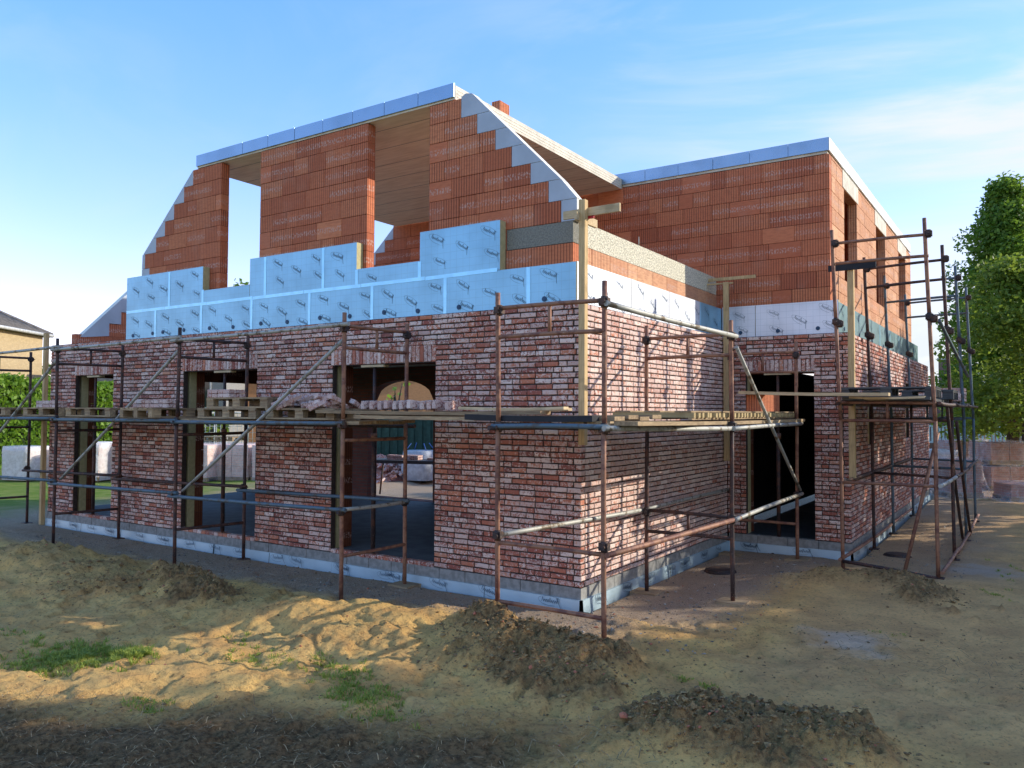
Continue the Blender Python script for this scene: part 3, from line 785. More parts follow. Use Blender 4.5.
# wing side wall
wo = [(6.22, 7.33, 4.16, 5.98), (9.32, 10.45, 4.16, 5.98), (12.35, 13.5, 4.16, 5.98)]
cs = courses(3.30, 6.12, 5.28, 14.45, [(a, b, 4.2, 5.82) for a, b, _, _ in wo])
block_wall('clay_side_wall', house, PR(1.53), cs, mats=M['clay_sunlit'], label='sunlit clay block side wall with three tall openings')
for a, b, c, d in wo:
    mb = MB(); mb.box((1.385, a - .12, 5.83), (1.537, b + .12, 6.118)); mb.build('concrete_lintel', M['slab'], house)
# inner partitions of the wing so that the openings show clay, not sky
mb = MB(); mb.box((.2, 5.3, 3.3), (.32, 14.3, 6.1)); mb.box((.33, 8.2, 3.3), (1.37, 8.32, 6.1)); mb.box((.33, 11.3, 3.3), (1.37, 11.42, 6.1)); mb.box((.33, 14.2, 3.3), (1.37, 14.4, 6.1)); mb.build('partition_wall', M['clay'], house)
# roof slabs
mb = MB(); mb.box((-7.31, .262, 6.085), (-1.97, 5.10, 6.265), 1, mf=[0, 1, 1, 1, 1, 1]); roof = mb.build('roof_slab', [M['ply'], M['slab']], house)
mb = MB()
for i, zz in enumerate((6.125, 6.165, 6.21)): mb.box((-1.972, .3, zz), (-1.966, 5.08, zz + .012))
mb.build('slab_edge_strip', simple('slab_edge_render', (.82, .78, .68), .85, var=.3, scale=30), roof)
mb = MB(); mb.box((-2.13, 5.135, 6.125), (1.50, 14.4, 6.34)); roof2 = mb.build('roof_slab', [M['slab']], house)
def band_strip(P, u0, u1, z0, z1, n, parent, mname='band'):
    w = (u1-u0)/n
    for i in range(n):
        mb = MB(); a, b = u0 + i*w, u0 + (i+1)*w - .006; d = random.uniform(.0, .006)
        o_ = Vector(P(a, z0, .012+d)); mb.obox(o_, Vector(P(b, z0, .012+d)) - o_, Vector(P(a, z0, -.008)) - o_, (0, 0, z1 - z0))
        mb.build('edge_band', M[mname], parent)
band_strip(PF(.25), -7.31, -1.97, 6.112, 6.29, 9, roof)
band_strip(PF(5.12), -2.13, 1.53, 6.165, 6.365, 6, roof2)
M['bandlit'] = foil_material('edge_band_foil_sunlit', (.70, .72, .72), .3, .45, grid=False)  # lighter copy of the edge band, sunlight put into the colour
band_strip(PR(1.52), 5.12, 14.45, 6.165, 6.365, 12, roof2, 'bandlit')
# end gable over the left end wall
cs = []
for k in range(9):
    z0, z1 = ZC[k], ZC[k+1]; ins = .42 + max(0, (z1 - 3.5))*1.0 + .12
    if k == 0: ins = .3
    a, b = -(5.2 - ins), -ins
    if b - a > .2: cs.append((z0, z1, [(a, b)]))
block_wall('clay_gable_wall', house, PL(-11.2), cs, label='stepped gable wall at the far left end')
mb = MB()
def prism_x(mb, pts, x0, x1):
    n = len(pts); mb.poly([(x1, y, z) for y, z in pts], 0); mb.poly([(x0, y, z) for y, z in pts][::-1], 0)
    for i in range(n):
        a = pts[i]; b = pts[(i+1) % n]; mb.poly([(x0, a[0], a[1]), (x0, b[0], b[1]), (x1, b[0], b[1]), (x1, a[0], a[1])], 1)
prism_x(mb, [(.38, 3.5), (.46, 3.5), (.94, 3.56), (.94, 3.81), (1.18, 3.81), (1.18, 4.06), (1.42, 4.06), (1.42, 4.57), (1.36, 4.50)], -11.19, -11.035)
mb.build('gable_insulation', [M['eps'], M['epsedge']], house)

# steel props in the openings
def prop(x, y, z0, z1, label):
    t = empty('steel_prop', (x, y, z0), 0, label, 'steel prop', 'steel props holding up the brick lintels')
    h = z1 - z0
    mb = MB(); mb.tube((0, 0, 0.008), (0, 0, h*.62), .030, 10); mb.build('outer_tube', M['rust_dark'], t)
    mb = MB(); mb.tube((0, 0, h*.55), (0, 0, h - .012), .023, 10); mb.build('inner_tube', M['rust_dark'], t)
    mb = MB(); mb.tube((0, 0, h*.60), (0, 0, h*.60 + .09), .042, 10); mb.build('collar', M['rust'], t)
    mb = MB(); mb.box((-.2, -.052, h - .03), (.2, .05, h - .001)); mb.build('head_plate', M['woodpale'], t)
    mb = MB(); mb.box((-.06, -.06, 0), (.06, .06, .008)); mb.build('foot_plate', M['rust'], t)
prop(-3.11, .055, .262, SZ0 - .01, 'steel prop in the opening nearest the corner')
prop(-6.22, .055, .262, SZ0 - .01, 'steel prop in the middle opening')
prop(-9.86, .055, .262, SZ0 - .01, 'steel prop in the leftmost opening')
prop(.78, 4.94, .17, SZ0 + .008, 'steel prop in the dark doorway')

# ------------------------------------------------------------------ scaffolding
PRAD = .0245
def coupler(parent, p, r=.045):
    mb = MB(); x, y, z = p
    mb.tube((x, y, z - .05), (x, y, z + .05), .034, 8)
    mb.box((x - r, y - .028, z - .035), (x + r, y + .028, z + .035)); mb.box((x - .024, y - r, z - .03), (x + .024, y + r, z + .03))
    mb.tube((x + .02, y - .06, z), (x + .02, y + .06, z), .009, 6); mb.tube((x + .02, y - .066, z), (x + .02, y - .052, z), .016, 6); mb.tube((x - .03, y - .04, z - .02), (x - .03, y + .05, z + .03), .012, 6)
    mb.build('coupler', M['coupler'], parent)
def frame(sc, a, b, z0, z1, rails, stub=None, m='rust', coup=(), ext=(0, 0), foot=False, plate=False, lean=None):
    """one welded ladder frame: rails are a part, posts and couplers its sub-parts"""
    ax, ay = a; bx, by = b
    fr = bpy.data.objects.new('frame', None); col.objects.link(fr); fr.parent = sc; fr.empty_display_size = .2
    for z in rails:
        mb = MB(); mb.tube((ax, ay, z), (bx, by, z + random.uniform(-.01, .01)), .021, 8, bend=.006); mb.build('rail', M[m], fr)
    if stub:
        mx, my = (ax+bx)/2, (ay+by)/2; mb = MB(); mb.tube((mx, my, stub[0]), (mx, my, stub[1]), .018, 8); mb.build('spacer', M[m], fr)
    for (x, y), e in ((a, ext[0]), (b, ext[1])):
        zb = z0
        if foot: zb = gz(x, y) - .02
        mb = MB(); lx, ly = random.uniform(-.012, .012), random.uniform(-.012, .012)
        if lean is not None: lx, ly = lean, 0
        mb.tube((x, y, zb), (x + lx, y + ly, z1 + e), PRAD, 10, bend=.004); mb.build('post', M[m], fr)
        if foot:
            mb = MB(); s = .07; q = gz(x, y)
            if plate: mb.box((x - .16, y - .13, q - .03), (x + .16, y + .13, q + .02)); mb.build('base_plate', M['woodx'], fr)
            else: mb.box((x - s, y - s, q - .02), (x + s, y + s, q + .012)); mb.build('base_plate', M['coupler'], fr)
        for z in coup: coupler(fr, (x, y, z))
    return fr
def ledger(sc, p, q, m='galv', name='ledger_tube', r=.0235):
    mb = MB(); mb.tube(p, q, r, 10, bend=.012); return mb.build(name, M[m], sc)

# left scaffold
SL = empty('scaffold', (-5.5, -.6, 0), 0, 'long rusty tube scaffold along the shaded left facade', 'scaffold', 'tube scaffolds around the house')
SL_o = SL
def rel(sc): return sc
SL.location = (0, 0, 0)
LX = [(-2.45, -2.38), (-5.60, -5.45), (-8.79, -8.68), (-12.0, -11.77)]
for i, (xo, xi) in enumerate(LX):
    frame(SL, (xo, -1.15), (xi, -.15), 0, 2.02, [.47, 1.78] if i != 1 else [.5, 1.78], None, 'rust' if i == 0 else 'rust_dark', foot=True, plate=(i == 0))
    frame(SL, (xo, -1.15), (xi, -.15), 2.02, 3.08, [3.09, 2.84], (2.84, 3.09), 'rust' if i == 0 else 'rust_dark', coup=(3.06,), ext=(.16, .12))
zo = -1.15
for (a, b) in zip(LX, LX[1:]):
    ledger(SL, (a[0]+.12, zo - .05, 3.10), (b[0]-.1, zo - .05, 3.06), 'galv')
    ledger(SL, (a[0]+.05, zo - .05, 1.975), (b[0]-.05, zo - .05, 1.955), 'bluegalv')
    ledger(SL, (a[0]+.1, zo - .045, 1.00), (b[0]-.1, zo - .045, .95), 'bluegalv')
    ledger(SL, (a[1]+.1, -.20, 1.02), (b[1]-.1, -.20, .96), 'bluegalv' if a[1] > -5 else 'rust_dark')
    ledger(SL, (a[1]+.1, -.10, 1.93), (b[1]-.1, -.10, 1.92), 'rust_dark')
    ledger(SL, (a[0]-.02, zo + .04, 2.96), (b[0]+.08, zo + .05, 1.02), 'galv', 'diagonal_brace', .022)
ledger(SL, (-2.42, -1.19, 1.0), (-2.36, -.12, 1.0), 'galv')
ledger(SL, (-12.0, zo-.05, 3.06), (-14.6, zo-.05, 3.03), 'galv'); ledger(SL, (-12.0, zo-.05, .95), (-14.6, zo-.05, .93), 'bluegalv'); ledger(SL, (-12.0, zo-.05, 1.955), (-14.6, zo-.05, 1.95), 'bluegalv')
for i, (xo, xi) in enumerate(LX):
    fr = None
    coupler(SL, (xo, -1.17, 1.96)); coupler(SL, (xo, -1.17, .98)); coupler(SL, (xi, -.17, 1.0))
# right corner scaffold
SR = empty('scaffold', (0, 0, 0), 0, 'rusty scaffold standing around the sunlit house corner and the recess', 'scaffold', 'tube scaffolds around the house')
R1i, R1o = (-.20, -1.3), (.94, -1.3); R2i, R2o = (.235, 1.2), (1.28, 1.18); R3i, R3o = (.25, 4.30), (1.215, 4.30)
frame(SR, R1i, R1o, 0, 1.98, [.30, .86], None, 'rust', foot=True)
frame(SR, R1i, R1o, 1.98, 3.05, [3.12, 2.84], (2.84, 3.12), 'rust', coup=(3.10,), ext=(.22, .24))
ledger(SR, (R1i[0]-.05, -1.34, 1.975), (R1o[0]+.06, -1.34, 1.985), 'bluegalv')
frame(SR, R2i, R2o, 0, 1.98, [.70, .95], (.70, .95), 'rust_dark', foot=True, plate=True)
frame(SR, R2i, R2o, 1.98, 3.0, [3.0, 2.76], (2.76, 3.0), 'rust', coup=(2.98,), ext=(.16, .16))
frame(SR, R3i, R3o, 0, 1.98, [.5], None, 'rust', foot=True, plate=True)
frame(SR, R3i, R3o, 1.98, 3.0, [3.0, 2.72], (2.72, 3.0), 'rust', coup=(2.96,), ext=(.16, .16))
for p in (R1i, R1o, R2i, R2o, R3i, R3o): coupler(SR, (p[0], p[1], 1.97)); coupler(SR, (p[0], p[1], .93))
ledger(SR, (R1i[0], R1i[1]-.02, .93), (R2i[0]-.04, R2i[1]+.05, .95), 'galv', r=.026); ledger(SR, (R2i[0]-.04, R2i[1], .95), (R3i[0]-.04, R3i[1]+.1, .95), 'galv')
ledger(SR, (R1o[0]+.04, R1o[1]-.03, .86), (R2o[0]+.05, R2o[1]+.1, .93), 'rust', r=.026); ledger(SR, (R2o[0]+.05, R2o[1]-.05, .93), (R3o[0]+.05, R3o[1]+.1, .94), 'galv', r=.026)
ledger(SR, (R1o[0]+.04, R1o[1]-.05, 3.08), (R2o[0]+.04, R2o[1]+.05, 2.98), 'galv', r=.026)
ledger(SR, (R1o[0]+.045, R1o[1]-.1, 1.975), (R2o[0]+.045, R2o[1]+.1, 1.94), 'galv', r=.026); ledger(SR, (R2o[0]+.05, R2o[1]-.1, 1.94), (R3o[0]+.05, R3o[1]+.1, 1.96), 'galv', r=.026)
ledger(SR, (R1i[0]-.045, R1i[1]-.1, 1.96), (R2i[0]-.045, R2i[1]+.1, 1.95), 'rust_dark'); ledger(SR, (R2i[0]-.045, R2i[1], 1.95), (R3i[0]-.045, R3i[1]+.1, 1.95), 'rust_dark')
ledger(SR, (R2o[0]+.045, R2o[1]+.02, 2.86), (R3o[0]+.045, R3o[1], 1.0), 'galv', 'diagonal_brace', .022)
# wing side scaffold
SS = empty('scaffold', (0, 0, 0), 0, 'tall dark scaffold beside the long right wing under the tree', 'scaffold', 'tube scaffolds around the house')
SY = [3.86, 6.0, 8.0, 10.7]
SXI = [1.92, 1.97, 1.97, 1.97]; SXO = [3.06, 3.10, 3.12, 3.10]
for i, y in enumerate(SY):
    a, b = (SXI[i], y), (SXO[i], y + (0 if i == 0 else -.3))
    m = 'rust' if i == 0 else ('rust_dark' if i == 1 else 'bluegalv')
    up = [4.45, 4.17] if i == 0 else [4.42, 4.12]
    frame(SS, a, b, 0, 2.02, [1.18, 2.02, 2.26], (2.02, 2.26), m, foot=True, lean=-.012)
    sh = lambda p, d: (p[0] + d, p[1])
    frame(SS, sh(a, -.012), sh(b, -.012), 2.02, 3.36, [], None, m, coup=(3.34,), lean=-.05)
    frame(SS, sh(a, -.062), sh(b, -.062), 3.36, up[0] + .05, up, None, m, coup=(3.37, up[0]), ext=(.14, .16), lean=-.045)
for i in range(3):
    yo = lambda k: SY[k] + (0 if k == 0 else -.3)
    ledger(SS, (SXO[i]+.045, yo(i)-.1, 1.2), (SXO[i+1]+.045, yo(i+1)+.1, 1.2), 'galv' if i == 0 else 'rust_dark', r=.026)
    ledger(SS, (SXO[i]+.045, yo(i)-.05, .10), (SXO[i+1]+.045, yo(i+1)+.05, .14), 'rust', r=.024)
    ledger(SS, (SXI[i]-.03, SY[i]-.05, .14), (SXI[i+1]-.03, SY[i+1]+.05, .14), 'rust', r=.024)
    ledger(SS, (SXI[i]-.03, SY[i]-.05, 1.18), (SXI[i+1]-.03, SY[i+1]+.05, 1.18), 'rust_dark', r=.024)
    ledger(SS, (SXO[i]+.045, yo(i)-.1, 2.25), (SXO[i+1]+.045, yo(i+1)+.1, 2.25), 'rust_dark', r=.024)
    ledger(SS, (SXI[i]-.03, SY[i]-.1, 2.25), (SXI[i+1]-.03, SY[i+1]+.1, 2.25), 'rust_dark', r=.024)
ledger(SS, (SXO[0]+.04, SY[0]+.05, 3.32), (SXO[2]+.05, SY[2]-.2, 2.75), 'bluegalv', 'diagonal_brace', .022)
ledger(SS, (SXO[0]+.05, SY[0]+.9, 2.2), (SXO[1]+.0, SY[1]+1.2, .1), 'rust_dark', 'diagonal_brace', .022)
ledger(SS, (SXO[1]+.05, SY[1]-.3, 2.0), (SXO[2]+.06, SY[2]-.3, .15), 'rust_dark', 'diagonal_brace', .022)
ledger(SS, (SXI[0], SY[0]-.02, .12), (SXO[0], SY[0]-.02, .02), 'rust_dark')
t = MB(); t.tube((2.62, 4.25, -.02), (2.98, 4.9, 1.85), .024, 10); t = t.build('leaning_tube', M['rust']); tag(t, 'brown steel tube leaning against the first right hand scaffold frame', 'steel tube')

# ------------------------------------------------------------------ deck: planks, pallets, bricks
deck_no = 0
def plank(p, q, w, th, label, m='woodx', group='scaffold deck planks'):
    """p,q: ends of the centreline (top surface z)"""
    p, q = Vector(p), Vector(q); d = (q - p).normalized(); s = d.cross(Vector((0, 0, 1))).normalized()
    mb = MB(); c = (random.random(), 0, 0); n = 4
    for i in range(n):
        a = p.lerp(q, i/n); b = p.lerp(q, (i+1)/n)
        sag = lambda t: Vector((0, 0, -.012*math.sin(math.pi*t)))
        a = a + sag(i/n); b = b + sag((i+1)/n)
        P0 = [a - s*w/2 - Vector((0, 0, th)), a + s*w/2 - Vector((0, 0, th)), a + s*w/2, a - s*w/2]
        P1 = [v - a + b for v in P0]
        fs = [(0, 4, 5, 1), (1, 5, 6, 2), (2, 6, 7, 3), (3, 7, 4, 0)]
        if i == 0: fs.append((0, 1, 2, 3))
        if i == n-1: fs.append((7, 6, 5, 4))
        mb.raw(P0 + P1, fs, 0, c)
    o = mb.build('plank', M[m]); tag(o, label, 'plank', group); return o
bayname = ['between the corner and the first frame', 'in front of the wall by the nearest opening', 'in front of the middle opening', 'in front of the leftmost opening', 'past the left end of the house']
rowname = ['outermost deck plank', 'second deck plank from outside', 'third deck plank from outside', 'fourth deck plank, nearest the wall']
bays = [(.95, -2.3), (-2.2, -5.55), (-5.45, -8.75), (-8.65, -11.95)]
for bi, (a, b) in enumerate(bays):
    for r in range(4):
        zz = 2.075 if bi == 0 else 1.995
        y = -1.02 + r*.235; j = random.uniform(-.08, .08); dz = .012*(r % 2) + random.uniform(0, .006)
        plank((a + j, y, zz + dz), (b + j, y + random.uniform(-.02, .02), zz - .008 + dz), .215, .038, '%s %s' % (rowname[r], bayname[bi]), 'woodx')
plank((-2.9, -1.06, 2.125), (.15, -1.0, 2.125), .20, .036, 'second layer plank on the deck edge left of the corner', 'woodx')
plank((-.9, -.98, 2.165), (.35, -.95, 2.168), .10, .028, 'pale sunlit batten lying on the corner deck', 'woodpale')
plank((-.55, -.80, 2.155), (.30, -.78, 2.157), .08, .028, 'short pale batten behind the batten on the corner deck', 'woodpale')
plank((-.62, -1.22, 2.09), (.80, -1.20, 2.085), .14, .055, 'dark thick board on the outer edge of the corner deck', 'blackboard')
for r in range(3):
    plank((1.10 - r*.27, -1.2, 2.035), (1.16 - r*.27, 4.55, 2.03), .235, .038, ['outer long deck plank beside the sunlit wall', 'middle long deck plank beside the sunlit wall', 'inner long deck plank beside the sunlit wall'][r], 'woody')

def pallet(x, y, z, rz, label, m=('woodx', 'woody'), L=1.2, W=.8, slats=7):
    t = empty('pallet', (x, y, z), rz, label, 'pallet', 'wooden pallets on the scaffold decks')
    mb = MB()
    for s in (-1, 0, 1):
        mb.box((-L/2, s*(W/2-.05)-.045, 0), (L/2, s*(W/2-.05)+.045, .02), c=(random.random(), 0, 0))
    mb.build('bottom_boards', M[m[0]], t)
    for s in (-1, 0, 1):
        for q in (-1, 0, 1):
            mb = MB(); mb.box((q*(L/2-.07)-.07, s*(W/2-.05)-.042, .02), (q*(L/2-.07)+.07, s*(W/2-.05)+.042, .098), c=(random.random(), 0, 0)); mb.build('block', M[m[0]], t)
    mb = MB()
    for s in (-1, 0, 1): mb.box((s*(L/2-.07)-.065, -W/2, .098), (s*(L/2-.07)+.065, W/2, .117), c=(random.random(), 0, 0))
    mb.build('stringer_boards', M[m[1]], t)
    mb = MB()
    for i in range(slats):
        y_ = -W/2 + .05 + i*(W-.1)/(slats-1) + random.uniform(-.006, .006)
        mb.box((-L/2 + random.uniform(-.01, .01), y_-.045, .117), (L/2, y_+.045, .137), c=(random.random(), 0, 0))
    mb.build('top_boards', M[m[0]], t)
    return t
pallet(-11.2, -.72, 2.008, .02, 'pallet at the far left end of the scaffold deck')
pallet(-9.35, -.72, 2.008, -.02, 'pallet on the deck left of the second post pair')
pallet(-8.0, -.70, 2.008, .03, 'pallet on the deck in front of the wide brick pier')
pallet(-6.35, -.70, 2.008, 1.57, 'pallet turned sideways with open ends by the middle opening')
pallet(-4.75, -.62, 2.008, 0, 'lower pallet of the pair between the two nearer openings')
pallet(-4.55, -.62, 2.147, .02, 'upper pallet of the pair between the two nearer openings')
pallet(-3.35, -.62, 2.008, .01, 'pallet carrying loose bricks at the nearest opening')
def slat_deck(x, y0, y1, z, label):
    t = empty('slatted_deck_panel', (x, y0, z), 0, label, 'deck panel', 'slatted timber deck panels')
    for u in (-.42, 0, .42): mb = MB(); mb.box((u-.02, 0, 0), (u+.02, y1-y0, .022)); mb.build('runner', M['woody'], t)
    mb = MB(); n = int((y1-y0)/.115)
    for i in range(n):
        y = .01 + i*(y1-y0-.06)/(n-1); mb.box((-.47 + random.uniform(-.015, .015), y, .022), (.47 + random.uniform(-.015, .015), y + .055, .072 + random.uniform(-.004, .004)), c=(random.random(), 0, 0))
    mb.build('slats', M['slatwood'], t)
    for u in (-.34, 0, .34): mb = MB(); mb.box((u-.09, .005, .077), (u+.09, y1-y0-.02, .093)); mb.build('top_board', M['woody'], t)
slat_deck(.76, .15, 2.35, 2.042, 'sunlit slatted deck panel beside the sunlit wall')
slat_deck(.74, 2.42, 4.35, 2.042, 'slatted deck panel reaching into the shaded recess')
pallet(2.5, 4.55, 2.30, 0, 'grey pallet on the first bay of the right hand scaffold', ('bluewood', 'bluewood')) if 0 else None
M['greywood'] = wood_material('weathered_timber', (.13, .13, .13), (.075, .075, .078), 'x')
pallet(2.45, 4.35, 2.335, .02, 'weathered grey pallet on the first bay of the right hand deck', ('greywood', 'greywood'))
pallet(2.55, 5.65, 2.325, .0, 'weathered grey pallet behind the front one on the right hand deck', ('greywood', 'greywood'))
for i, y0 in enumerate((3.7, 5.9, 7.9)):
    for r in range(4):
        plank((2.08 + r*.27, y0, 2.333), (2.08 + r*.27, y0 + 2.35 + (.4 if i == 2 else 0), 2.323), .24, .038, '%s in %s bay of the right hand scaffold' % (['inner plank', 'second plank from the wall', 'third plank from the wall', 'outer plank'][r], ['the first', 'the middle', 'the farthest'][i]), 'greywood' if r != 1 else 'woody')
plank((.62, 3.58, 2.425), (2.55, 3.60, 2.385), .20, .042, 'long fresh board bridging the recess deck and the right hand scaffold', 'woodpale')
plank((2.05, 3.74, 2.342), (2.95, 3.76, 2.342), .16, .028, 'short board lying on the first right hand frame', 'woodpale')

# bricks: one mesh, object copies
def brick_mesh(name='loose_brick', s=1):
    mb = MB()
    vs = []
    L, W, H = .205, .095, .055
    for z in (-H/2, H/2):
        for (x, y) in ((-L/2, -W/2), (L/2, -W/2), (L/2, W/2), (-L/2, W/2)): vs.append((x + random.uniform(-.004, .004), y + random.uniform(-.004, .004), z + H/2 + random.uniform(-.003, .003)))
    mb.raw(vs, [(0, 3, 2, 1), (4, 5, 6, 7), (0, 1, 5, 4), (1, 2, 6, 5), (2, 3, 7, 6), (3, 0, 4, 7)], 0, (random.random(), .55 + .45*random.random(), random.random()))
    return mb
protos = []
for i in range(6):
    protos.append(brick_mesh())
bmeshes = []
def put_brick(p, rot, label, group):
    k = random.randrange(6)
    if len(bmeshes) < 6:
        o = protos[len(bmeshes)].build('loose_brick', M['brick']); bmeshes.append(o.data)
        b = o.modifiers.new('b', 'BEVEL'); b.width = .006; b.segments = 2
        k = len(bmeshes) - 1
    else:
        o = bpy.data.objects.new('loose_brick', bmeshes[k]); col.objects.link(o)
        b = o.modifiers.new('b', 'BEVEL'); b.width = .006; b.segments = 2
    o.location = p; o.rotation_euler = rot
    tag(o, label, 'brick', group)
def stack(x, y, z, nx, ny, nz, rz, label, group, gap=.008, miss=0):
    for k in range(nz):
        for i in range(nx):
            for j in range(ny):
                if k == nz-1 and random.random() < miss: continue
                dx, dy = (i - (nx-1)/2)*(.205+gap), (j - (ny-1)/2)*(.095+gap)
                c, s = math.cos(rz), math.sin(rz)
                put_brick((x + dx*c - dy*s, y + dx*s + dy*c, z + k*.0585), (0, 0, rz + random.uniform(-.05, .05)), label, group)
stack(-9.75, -.75, 2.145, 3, 2, 2, 0, 'reclaimed brick in the small stack before the leftmost opening', 'bricks stacked before the leftmost opening', miss=.2)
stack(-6.5, -.9, 2.148, 4, 2, 2, 0, 'reclaimed brick in the low stack on the sideways pallet', 'bricks stacked on the sideways pallet', miss=.3)
stack(-5.3, -.6, 2.29, 2, 3, 2, .1, 'reclaimed brick on the deck end right of the middle opening', 'bricks at the right of the middle opening', miss=.2)
# heap
for i in range(26):
    x = -3.35 + random.uniform(-.45, .5); y = -.78 + random.uniform(-.25, .25); k = random.random()
    put_brick((x, y, 2.155 + (.075 if k > .55 else 0) + random.uniform(0, .02)), (random.uniform(-.5, .5), random.uniform(-.5, .5), random.uniform(0, 3.1)), 'loose brick thrown on the heap at the nearest opening', 'bricks in the loose heap on the deck')
for i in range(11):
    x = -2.35 + i*.115 + (random.uniform(0, .10) if i > 5 else 0)
    put_brick((x, -.86 + random.uniform(-.02, .02), 2.135 + (.05 if 1 else 0)), (math.pi/2, random.uniform(-.08, .08) , math.pi/2 + random.uniform(-.15, .15)), 'brick standing on edge in the row left of the corner', 'bricks in a row on the corner deck')
    if i < 8 and random.random() < .6: put_brick((x, -.70, 2.125), (0, 0, random.uniform(1.2, 1.9)), 'brick lying flat behind the row left of the corner', 'bricks lying behind the row')
stack(2.8, 8.0, 2.325, 3, 5, 4, 0, 'brick in the far stack on the right hand deck', 'bricks stacked far along the right hand deck', miss=.4)
stack(2.7, 6.9, 2.325, 4, 3, 2, .1, 'brick in the low middle stack on the right hand deck', 'bricks stacked low on the right hand deck', miss=.4)
for i in range(2): put_brick((.55 + i*.28, .95 + i*.6, 2.05), (0, 0, random.uniform(0, 1)), ['brick lying near the corner end of the sunlit deck', 'brick lying midway along the sunlit deck'][i], 'single bricks on the sunlit deck')
# clay block on deck
mb = MB(); 
mb.box((-.12, -.25, 0), (.12, .25, .235), c=(.7, 1, 0)); 
for i in range(3):
    for j in range(5): mb.box((-.075 + i*.058, -.2 + j*.09, .2352), (-.045 + i*.058, -.14 + j*.09, .2362), 1)  # dark patches paint the shade inside the block's holes
o = mb.build('clay_block', [M['clay'], M['dark']], None, bevel=.004); o.location = (.86, 3.85, 2.137); o.rotation_euler = (0, 0, -.25); tag(o, 'ribbed orange clay block on the deck at the doorway', 'clay block')

# bricklayer's profile timbers
def timber(x, y, z0, z1, label, w=.075, arm=None, armm='woodpale', clamp=False):
    t = empty('profile_timber', (x, y, z0), 0, label, 'timber post', 'upright profile timbers at the wall corners')
    mb = MB(); mb.box((-w/2, -w/2, 0), (w/2, w/2, z1 - z0)); mb.build('post', M['wood'], t, bevel=.003)
    if arm:
        for (a, b, hz, wd) in arm:
            a, b = Vector(a), Vector(b); d = (b-a).normalized(); s = d.cross(Vector((0, 0, 1))).normalized()*.015
            mb = MB(); mb.obox(a - s + Vector((0, 0, hz)), b - a, s*2, (0, 0, wd)); mb.build('arm', M[armm], t)
    if clamp:
        mb = MB(); mb.box((-.02, w/2 + .0, z1-z0-.16), (.02, w/2 + .16, z1-z0-.13)); mb.box((.02, w/2+.01, z1-z0-.20), (.10, w/2+.03, z1-z0-.17)); mb.build('clamp', M['redplastic'], t)
timber(.045, -.045, 1.76, 4.43, 'pale profile timber at the sunlit house corner with crossed arms', arm=[((-.28, .06, 0), (.42, -.045 + .09, 0), 2.50, .09), ((-.04, -.1, 0), (-.04, .38, 0), 2.44, .09)], clamp=True)
timber(.06, 4.66, 1.36, 4.18, 'profile timber standing in the recess of the house', arm=[((-.42, 0, 0), (.10, .05, 0), 2.80, .02), ((-.3, .05, 0), (.45, .06, 0), 2.86, .05)], armm='wood')
timber(1.90, 4.70, 1.18, 4.30, 'profile timber at the right wing corner with a black arm', w=.085, arm=[((-.3, -.05, 0), (.35, -.06, 0), 3.02, .09)], armm='blackboard')
timber(-11.42, -.05, -.05, 3.55, 'profile timber at the far left end of the facade')

# small things
mb = MB(); mb.box((-.06, -.05, 0), (.06, .05, .012)); mb.box((-.06, -.05, .012), (-.045, .05, .085)); mb.box((.045, -.05, .012), (.06, .05, .085)); mb.box((-.045, .035, .012), (.045, .05, .085)); mb.box((-.06, -.05, .0852), (.06, .05, .095))
o = mb.build('drain_box', M['blackboard']); o.location = (.06, -.09, gz(.06, -.09)); o.rotation_euler = (0, 0, .1); tag(o, 'small black plastic box on the ground at the foot of the house corner', 'plastic box')
mb = MB(); mb.box((-.22, -.05, 0), (.22, .05, .05)); o = mb.build('timber_offcut', M['rust'], None, bevel=.004); o.location = (1.62, 4.72, gz(1.62, 4.72)+.0); tag(o, 'reddish timber offcut against the foot of the right wing corner', 'timber offcut')
for i, (x, y, r_) in enumerate(((2.9, 14.9, .9), (3.35, 15.4, 1.2))):
    mb = MB(); mb.box((-.35, -.035, 0), (.35, .035, .03)); o = mb.build('ground_batten', M['woodpale'], None, bevel=.003); o.location = (x, y, gz(x, y) + .005); o.rotation_euler = (0, 0, r_); tag(o, ['pale batten on the path, the one nearer the scaffold', 'pale batten on the path, the one farther right'][i], 'batten')
mb = MB(); mb.tube((0, 0, 0), (0, 0, .03), .22, 20, r2=.2); mb.tube((0, 0, .03), (0, 0, .045), .2, 20, r2=.16); o = mb.build('drain_cover', M['coupler']); o.location = (.55, 2.9, gz(.55, 2.9) + .0); tag(o, 'round dark lid lying on the gravel in the recess', 'drain cover')
mb = MB(); mb.tube((0, 0, 0), (0, 0, .03), .2, 20, r2=.18); mb.tube((0, 0, .03), (0, 0, .045), .18, 20, r2=.15); o = mb.build('drain_cover', M['coupler']); o.location = (2.35, 5.6, gz(2.35, 5.6)); tag(o, 'round dark lid on the ground under the right hand scaffold', 'drain cover')
# orange block lying on the roof slab
mb = MB(); mb.box((-.07, -.12, 0), (.07, .12, .20), c=(.7, 1, 0)); o = mb.build('clay_block', M['clay'], None, bevel=.004); o.location = (-2.12, 1.5, 6.266); tag(o, 'orange clay block standing on the edge of the flat roof', 'clay block')
# rod standing out of the beam
mb = MB(); mb.tube((0, 0, 0), (0, 0, .16), .006, 6); o = mb.build('steel_rod', M['galv']); o.location = (-.32, 2.2, 4.335); tag(o, 'thin steel rod sticking up from the pale edge beam', 'steel rod')

